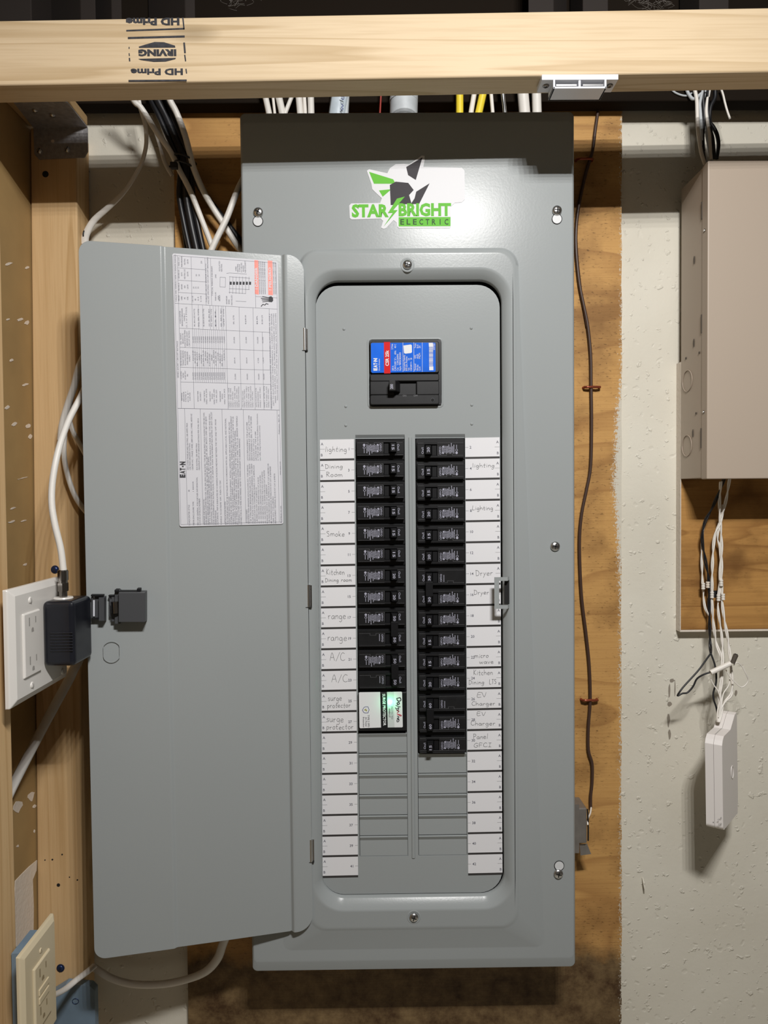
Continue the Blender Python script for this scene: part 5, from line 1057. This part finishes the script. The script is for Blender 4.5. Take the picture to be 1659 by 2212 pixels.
# side punchings
def sidept(px, py): # pixel on the plane X = CX0
    d = FW+RT*((px-829.5)/F)-UP*((py-1106)/F); k = (CX0+.0006-CAM.x)/d.x; return CAM+d*k
def ringside(px, py, r, name='knockout'):
    q = MB(); c = sidept(px, py); c.x = CX0+.0003
    q.tube([c+Vector((0, r*math.cos(a), r*math.sin(a))) for a in [2*math.pi*k/24 for k in range(25)]], .00045, 'cab', 6); q.build(name, parent=t)
ringside(1485, 823, .0135); ringside(1484, 963, .0135)
for px, py, ry, rz in ((1482, 774, .0016, .0016), (1511, 762, .0015, .0016), (1504, 893, .0016, .0016), (1500, 562, .0014, .0052), (1499, 741, .0013, .0054), (1497, 936, .0012, .0052)):
    q = MB(); c = sidept(px, py); c.x = CX0+.0004; q.cyl(c, c+Vector((-.00035, 0, 0)), .001, .001, 'cabd', 12)
    for v in q.v: v.y = c.y+(v.y-c.y)/.001*ry; v.z = c.z+(v.z-c.z)/.001*rz
    q.build('slot', parent=t)
for px, py in ((1523, 498), (1521, 890)):
    q = MB(); c = sidept(px, py); c = Vector((CX0-.0001, c.y, c.z)); q.cyl(c, c+Vector((-.0003, 0, 0)), .0021, .0021, 'cabd', 12); q.cyl(c+Vector((-.0003, 0, 0)), c+Vector((-.0008, 0, 0)), .0014, .0012, 'zinc', 12); q.build('side_screw', parent=t)
for py0, py1 in ((438, 475), (680, 720), (925, 968)):
    q = MB(); a = sidept(1515, py0); b = sidept(1515, py1); q.box((CX0-.0004, CY0+.0146, b.z), (CX0+.0006, CY0+.0162, a.z), 'cabd'); q.build('seam_notch', parent=t)
# wires into the cabinet top
TG = 'wires entering the cabinet top'
for k, (P, m, r, lab) in enumerate((([(1500, 190), (1505, 215), (1506, 240), (1507, 270), (1510, 300), (1515, 330), (1523, 356)], 'wire_w', .0023, 'leftmost white wire dropping into the beige cabinet'),
     ([(1520, 190), (1512, 222), (1513, 245), (1516, 285), (1519, 320), (1527, 352)], 'cable_g', .0020, 'grey-white wire second from the left above the beige cabinet'),
     ([(1525, 190), (1517, 225), (1520, 250), (1526, 285), (1532, 320), (1537, 350)], 'cable_g', .0022, 'grey wire in the middle above the beige cabinet'),
     ([(1532, 195), (1527, 225), (1526, 245), (1530, 275), (1533, 295), (1536, 345)], 'wire_w', .0020, 'white twisted wire in the middle above the beige cabinet'),
     ([(1520, 185), (1519, 215), (1521, 250), (1518, 300), (1522, 352)], 'cable_k', .0022, 'black wire behind the white ones above the beige cabinet'),
     ([(1545, 195), (1544, 212), (1535, 232), (1533, 262), (1541, 275), (1549, 292), (1552, 315), (1548, 343)], 'cable_k', .0024, 'rightmost black wire bowing out above the beige cabinet'),
     ([(1530, 190), (1529, 240), (1535, 280), (1540, 300), (1542, 325), (1544, 343)], 'cable_k', .0020, 'black wire left of the bowed one above the beige cabinet'),
     ([(1482, 190), (1487, 202), (1495, 213), (1503, 212), (1514, 203), (1528, 194)], 'cable_g', .0020, 'grey wire loop just under the beam over the cabinet'),
     ([(1448, 192), (1462, 202), (1482, 207), (1500, 198)], 'cable_g', .0012, 'thin grey wire sagging under the beam left of the loop'),
     ([(1557, 190), (1562, 205), (1566, 222), (1571, 240), (1577, 257)], 'wire_w', .0013, 'loose white wire end hanging right of the cabinet wires'))):
    cable('wire', [(x, y, .050+.003*(k % 3)) for x, y in P], r, m, lab, 'wire', group=TG)

# ------------------------------------------------------------------ wires below the cabinet, white modem hanging from them
WG = 'wires hanging below the cabinet'
def twist(pts, r, m, lab, m2=None, turns=.62, rr=1.0):
    P = smooth_path([at(*p) for p in pts], 8); q = MB(); L_ = 0; A = [[], []]
    for i, p in enumerate(P):
        if i: L_ += (p-P[i-1]).length
        t_ = (P[min(i+1, len(P)-1)]-P[max(i-1, 0)]).normalized(); x = Vector((1, 0, 0)); x = (x-t_*x.dot(t_)).normalized(); y = t_.cross(x)
        for s in (0, 1): a = L_*2*math.pi*turns/.035+s*math.pi; A[s].append(p+(x*math.cos(a)+y*math.sin(a))*r*rr)
    q.tube(A[0], r, m, 6); q.tube(A[1], r, m2 or m, 6)
    return tag(q.build('twisted_wire', loc=base_of(q)), lab, 'wire', group=WG)
twist([(1566, 1030, .045), (1551, 1069, .055), (1537, 1100, .062), (1522, 1130, .066), (1517, 1166, .068), (1524.5, 1215, .069), (1530.6, 1252, .069), (1532, 1313, .069), (1534, 1386, .066), (1535.5, 1411, .055)], .0011, 'cable_k', 'black twisted wire hanging from the cabinet, splitting into a loop')
cable('black_wire', [(1535.5, 1411, .055), (1522, 1430, .05), (1507, 1450, .046), (1480.5, 1479, .042), (1470, 1492, .04), (1463.5, 1503, .04), (1474, 1498, .04), (1485, 1496, .04), (1497, 1483, .04), (1505, 1467, .04), (1518, 1458, .038), (1534, 1452, .036), (1545, 1447, .036)], .0011, 'cable_k', 'black wire loop sticking out left to a point', 'wire')
cable('black_wire', [(1535.5, 1411, .055), (1545, 1440, .05), (1547, 1472, .046), (1541, 1496, .044), (1542, 1512, .042), (1547, 1527, .04), (1551, 1548, .038)], .0012, 'cable_k', 'black wire running down into the white modem', 'wire')
twist([(1576, 1034, .045), (1568, 1081, .06), (1556, 1127, .068), (1544, 1157, .07), (1539, 1215, .070), (1538, 1284, .070), (1539, 1325, .069), (1546.5, 1386, .065), (1558.7, 1425, .052), (1556, 1472, .046), (1552, 1533, .036), (1551, 1560, .030)], .00105, 'wire_w', 'white twisted wire left of the white pair below the cabinet')
twist([(1557, 1040, .045), (1554, 1093, .062), (1556, 1130, .068), (1558.7, 1179, .070), (1558.7, 1252, .070), (1561, 1313, .069), (1573, 1386, .062), (1579.5, 1447, .052), (1580.7, 1496, .046), (1563.6, 1520, .040), (1553, 1560, .030)], .00105, 'wire_w', 'rightmost white twisted wire below the cabinet')
twist([(1562, 1090, .068), (1550, 1157, .070), (1556, 1191, .071), (1554, 1264, .071), (1551, 1313, .070), (1559, 1374, .064), (1561, 1435, .052), (1556, 1508, .040), (1552, 1560, .030)], .0009, 'wire_w', 'white twisted wire crossing between the other two below the cabinet')
twist([(1526, 1118, .072), (1520, 1140, .073), (1516, 1180, .073), (1516, 1215, .073), (1518, 1264, .073), (1522, 1308, .072), (1531, 1330, .070)], .0009, 'wire_w', 'short white twisted wire left of the black one', 'wire_w')
cable('white_wire', [(1585, 1437, .036), (1592, 1431, .036), (1603, 1440, .038), (1611, 1455, .038), (1616, 1469, .04), (1610, 1480, .04), (1600, 1484, .04), (1588, 1474, .04), (1578, 1464, .04), (1568, 1447, .04)], .0007, 'wire_w', 'thin white wire loop on the right of the tangle', 'wire', group=WG)
cable('white_wire', [(1534, 1465, .04), (1542, 1480, .04), (1552, 1495, .038), (1556, 1520, .036), (1552, 1550, .03)], .0008, 'wire_w', 'thin white wire left in the tangle above the modem', 'wire', group=WG)
cable('white_wire', [(1578, 1455, .046), (1574, 1480, .044), (1562, 1500, .042), (1558, 1530, .036), (1554, 1558, .03)], .0008, 'wire_w', 'thin white wire slanting in the middle of the tangle', 'wire', group=WG)
q = MB(); q.cyl(at(1535, 1453, .034), at(1578, 1433, .034), .0032, .0032, 'wire_w', 12); tag(q.build('wire_sleeve', loc=base_of(q)), 'white sleeve on the black wire loop end', 'connector')
q = MB(); q.cyl(at(1582, 1433, .034), at(1590, 1414, .034), .0028, .0030, 'cabd', 12); q.cyl(at(1590, 1414, .034), at(1590.6, 1412.5, .034), .0020, .0020, 'dark', 10); tag(q.build('cable_terminal', loc=base_of(q)), 'short grey-brown cap on a wire end beside the sleeve', 'connector')
for k, (px, py, m) in enumerate(((1519, 1266, 'wire_w'), (1529, 1263, 'chip'), (1538, 1285, 'wire_w'), (1558, 1259, 'wire_w'), (1552, 1291, 'wire_w'), (1562, 1289, 'wire_w'))):
    q = MB(); 
    for j in range(3): c = at(px, py-5+j*5, .068); q.cyl(c+Vector((0, 0, .0009)), c+Vector((0, 0, -.0009)), .0024, .0024, m, 10)
    c = at(px, py, .068); q.cyl(c+Vector((0, 0, .004)), c+Vector((0, 0, -.004)), .0019, .0019, m, 10)
    tag(q.build('wire_splice', loc=c), ['splice bead on the short left white wire', 'pinkish splice bead on the black wire', 'splice bead on the white wire left of the dark hole', 'topmost splice bead on the right white wire', 'splice bead just right of the dark hole', 'splice bead lowest on the right white wire'][k], 'connector', 'wire splice beads')
q = MB(); c = at(1546, 1283, YP-.0012); q.box((c.x-.004, c.y-.0006, c.z-.0045), (c.x+.004, c.y+.0002, c.z+.0045), 'dark'); q.build('dark_hole', parent=p2)

t = thing('white_modem', at(1565, 1790, .03), 'slim white plastic modem hanging on edge from the wires', 'modem')
Ya, Yb_, Yc_ = .004, -.006, .050
def colpts(px_l, px_m, px_r): return None
def edge_pts(pl, pm, pr, yl, ym, yr):
    return at(pl, yl, Ya), at(pm, ym, Yb_), at(pr, yr, Yc_)
rows = [(1523, 1558, 1594, 1612, 1612, 1545), (1523.5, 1560, 1594, 1640, 1640, 1600), (1526, 1562, 1594, 1715, 1722, 1680), (1529, 1566, 1593, 1786, 1797, 1757)]
# build from footprint and heights
fA = at(1524, 1690, Ya); fB = at(1561, 1690, Yb_); fC = at(1593, 1690, Yc_); fD = fA+(fC-fB)
zt_f, zb_f = at(1540, 1604, Yb_).z, at(1548, 1792, Yb_).z; zt_b, zb_b = at(1586, 1538, Yc_).z, at(1590, 1755, Yc_).z
prof = [(0, zb_f+.001), (0, zt_f-.004), (.04, zt_f+.001), (.12, zt_f+.005), (.55, zt_b-.014), (.85, zt_b-.001), (1, zt_b), (1, zb_b+.02), (.96, zb_b), (.05, zb_f-.002)]
drift = (at(1529, 1786, Ya)-at(1523, 1600, Ya)).x
def row(P, Qq): return [Vector((P.x+(Qq.x-P.x)*s+drift*(fA.z-z)/(zt_f-zb_f)*.5, P.y+(Qq.y-P.y)*s, z)) for s, z in prof]
half = fA.lerp(fB, .49), fD.lerp(fC, .49); half2 = fA.lerp(fB, .51), fD.lerp(fC, .51)
q = MB(); q.loft([row(fA, fD), row(*half)], 'router', True, True); q.build('rear_shell', parent=t, bevel=.0022, seg=3)
q = MB(); q.loft([row(*half2), row(fB, fC)], 'router', True, True); q.build('front_shell', parent=t, bevel=.0022, seg=3)
q = MB(); q.loft([row(fA.lerp(fB, .485), fD.lerp(fC, .485)), row(fA.lerp(fB, .515), fD.lerp(fC, .515))], 'rline', True, True)
for v in q.v: v.y += .0012
q.build('seam', parent=t)
q = MB(); 
for px, py, r in ((1551, 1769, .0009), (1556, 1765, .0008), (1552, 1779, .0009), (1556, 1778, .0008)):
    c = at(px, py, Yb_+.0005); q.tube([c+Vector((r*math.cos(a), -.0016, r*math.sin(a))) for a in [2*math.pi*k/10 for k in range(11)]], .0002, 'rline', 4)
c = at(1541, 1776, Ya-.004); q.cyl(c, c+Vector((0, -.0006, 0)), .0008, .0008, 'rline', 8)
q.build('status_icons', parent=t)
q = MB(); s = .62; c = fB.lerp(fC, s); nrm = (fC-fB).cross(Vector((0, 0, 1))).normalized(); nrm = nrm if nrm.y < 0 else -nrm; c = c+nrm*.0003; c.z = at(1583, 1667, .03).z; dd = (fC-fB).normalized()
q.tube([c+dd*(.006*math.cos(a))+Vector((0, 0, .008*math.sin(a))) for a in [2*math.pi*k/20 for k in range(21)]], .0005, 'router', 5); q.build('embossed_ring', parent=t)
# small paint drip / plug on the wall
q = MB(); c = at(1388, 1905, YW-.001); q.tube([c+Vector((0, 0, .006)), c+Vector((.0005, -.004, 0)), c+Vector((.001, -.006, -.008))], [.0008, .0016, .0008], 'wall', 8); tag(q.build('wall_nail', loc=c), 'small painted-over nail sticking out of the concrete at the lower right', 'nail')
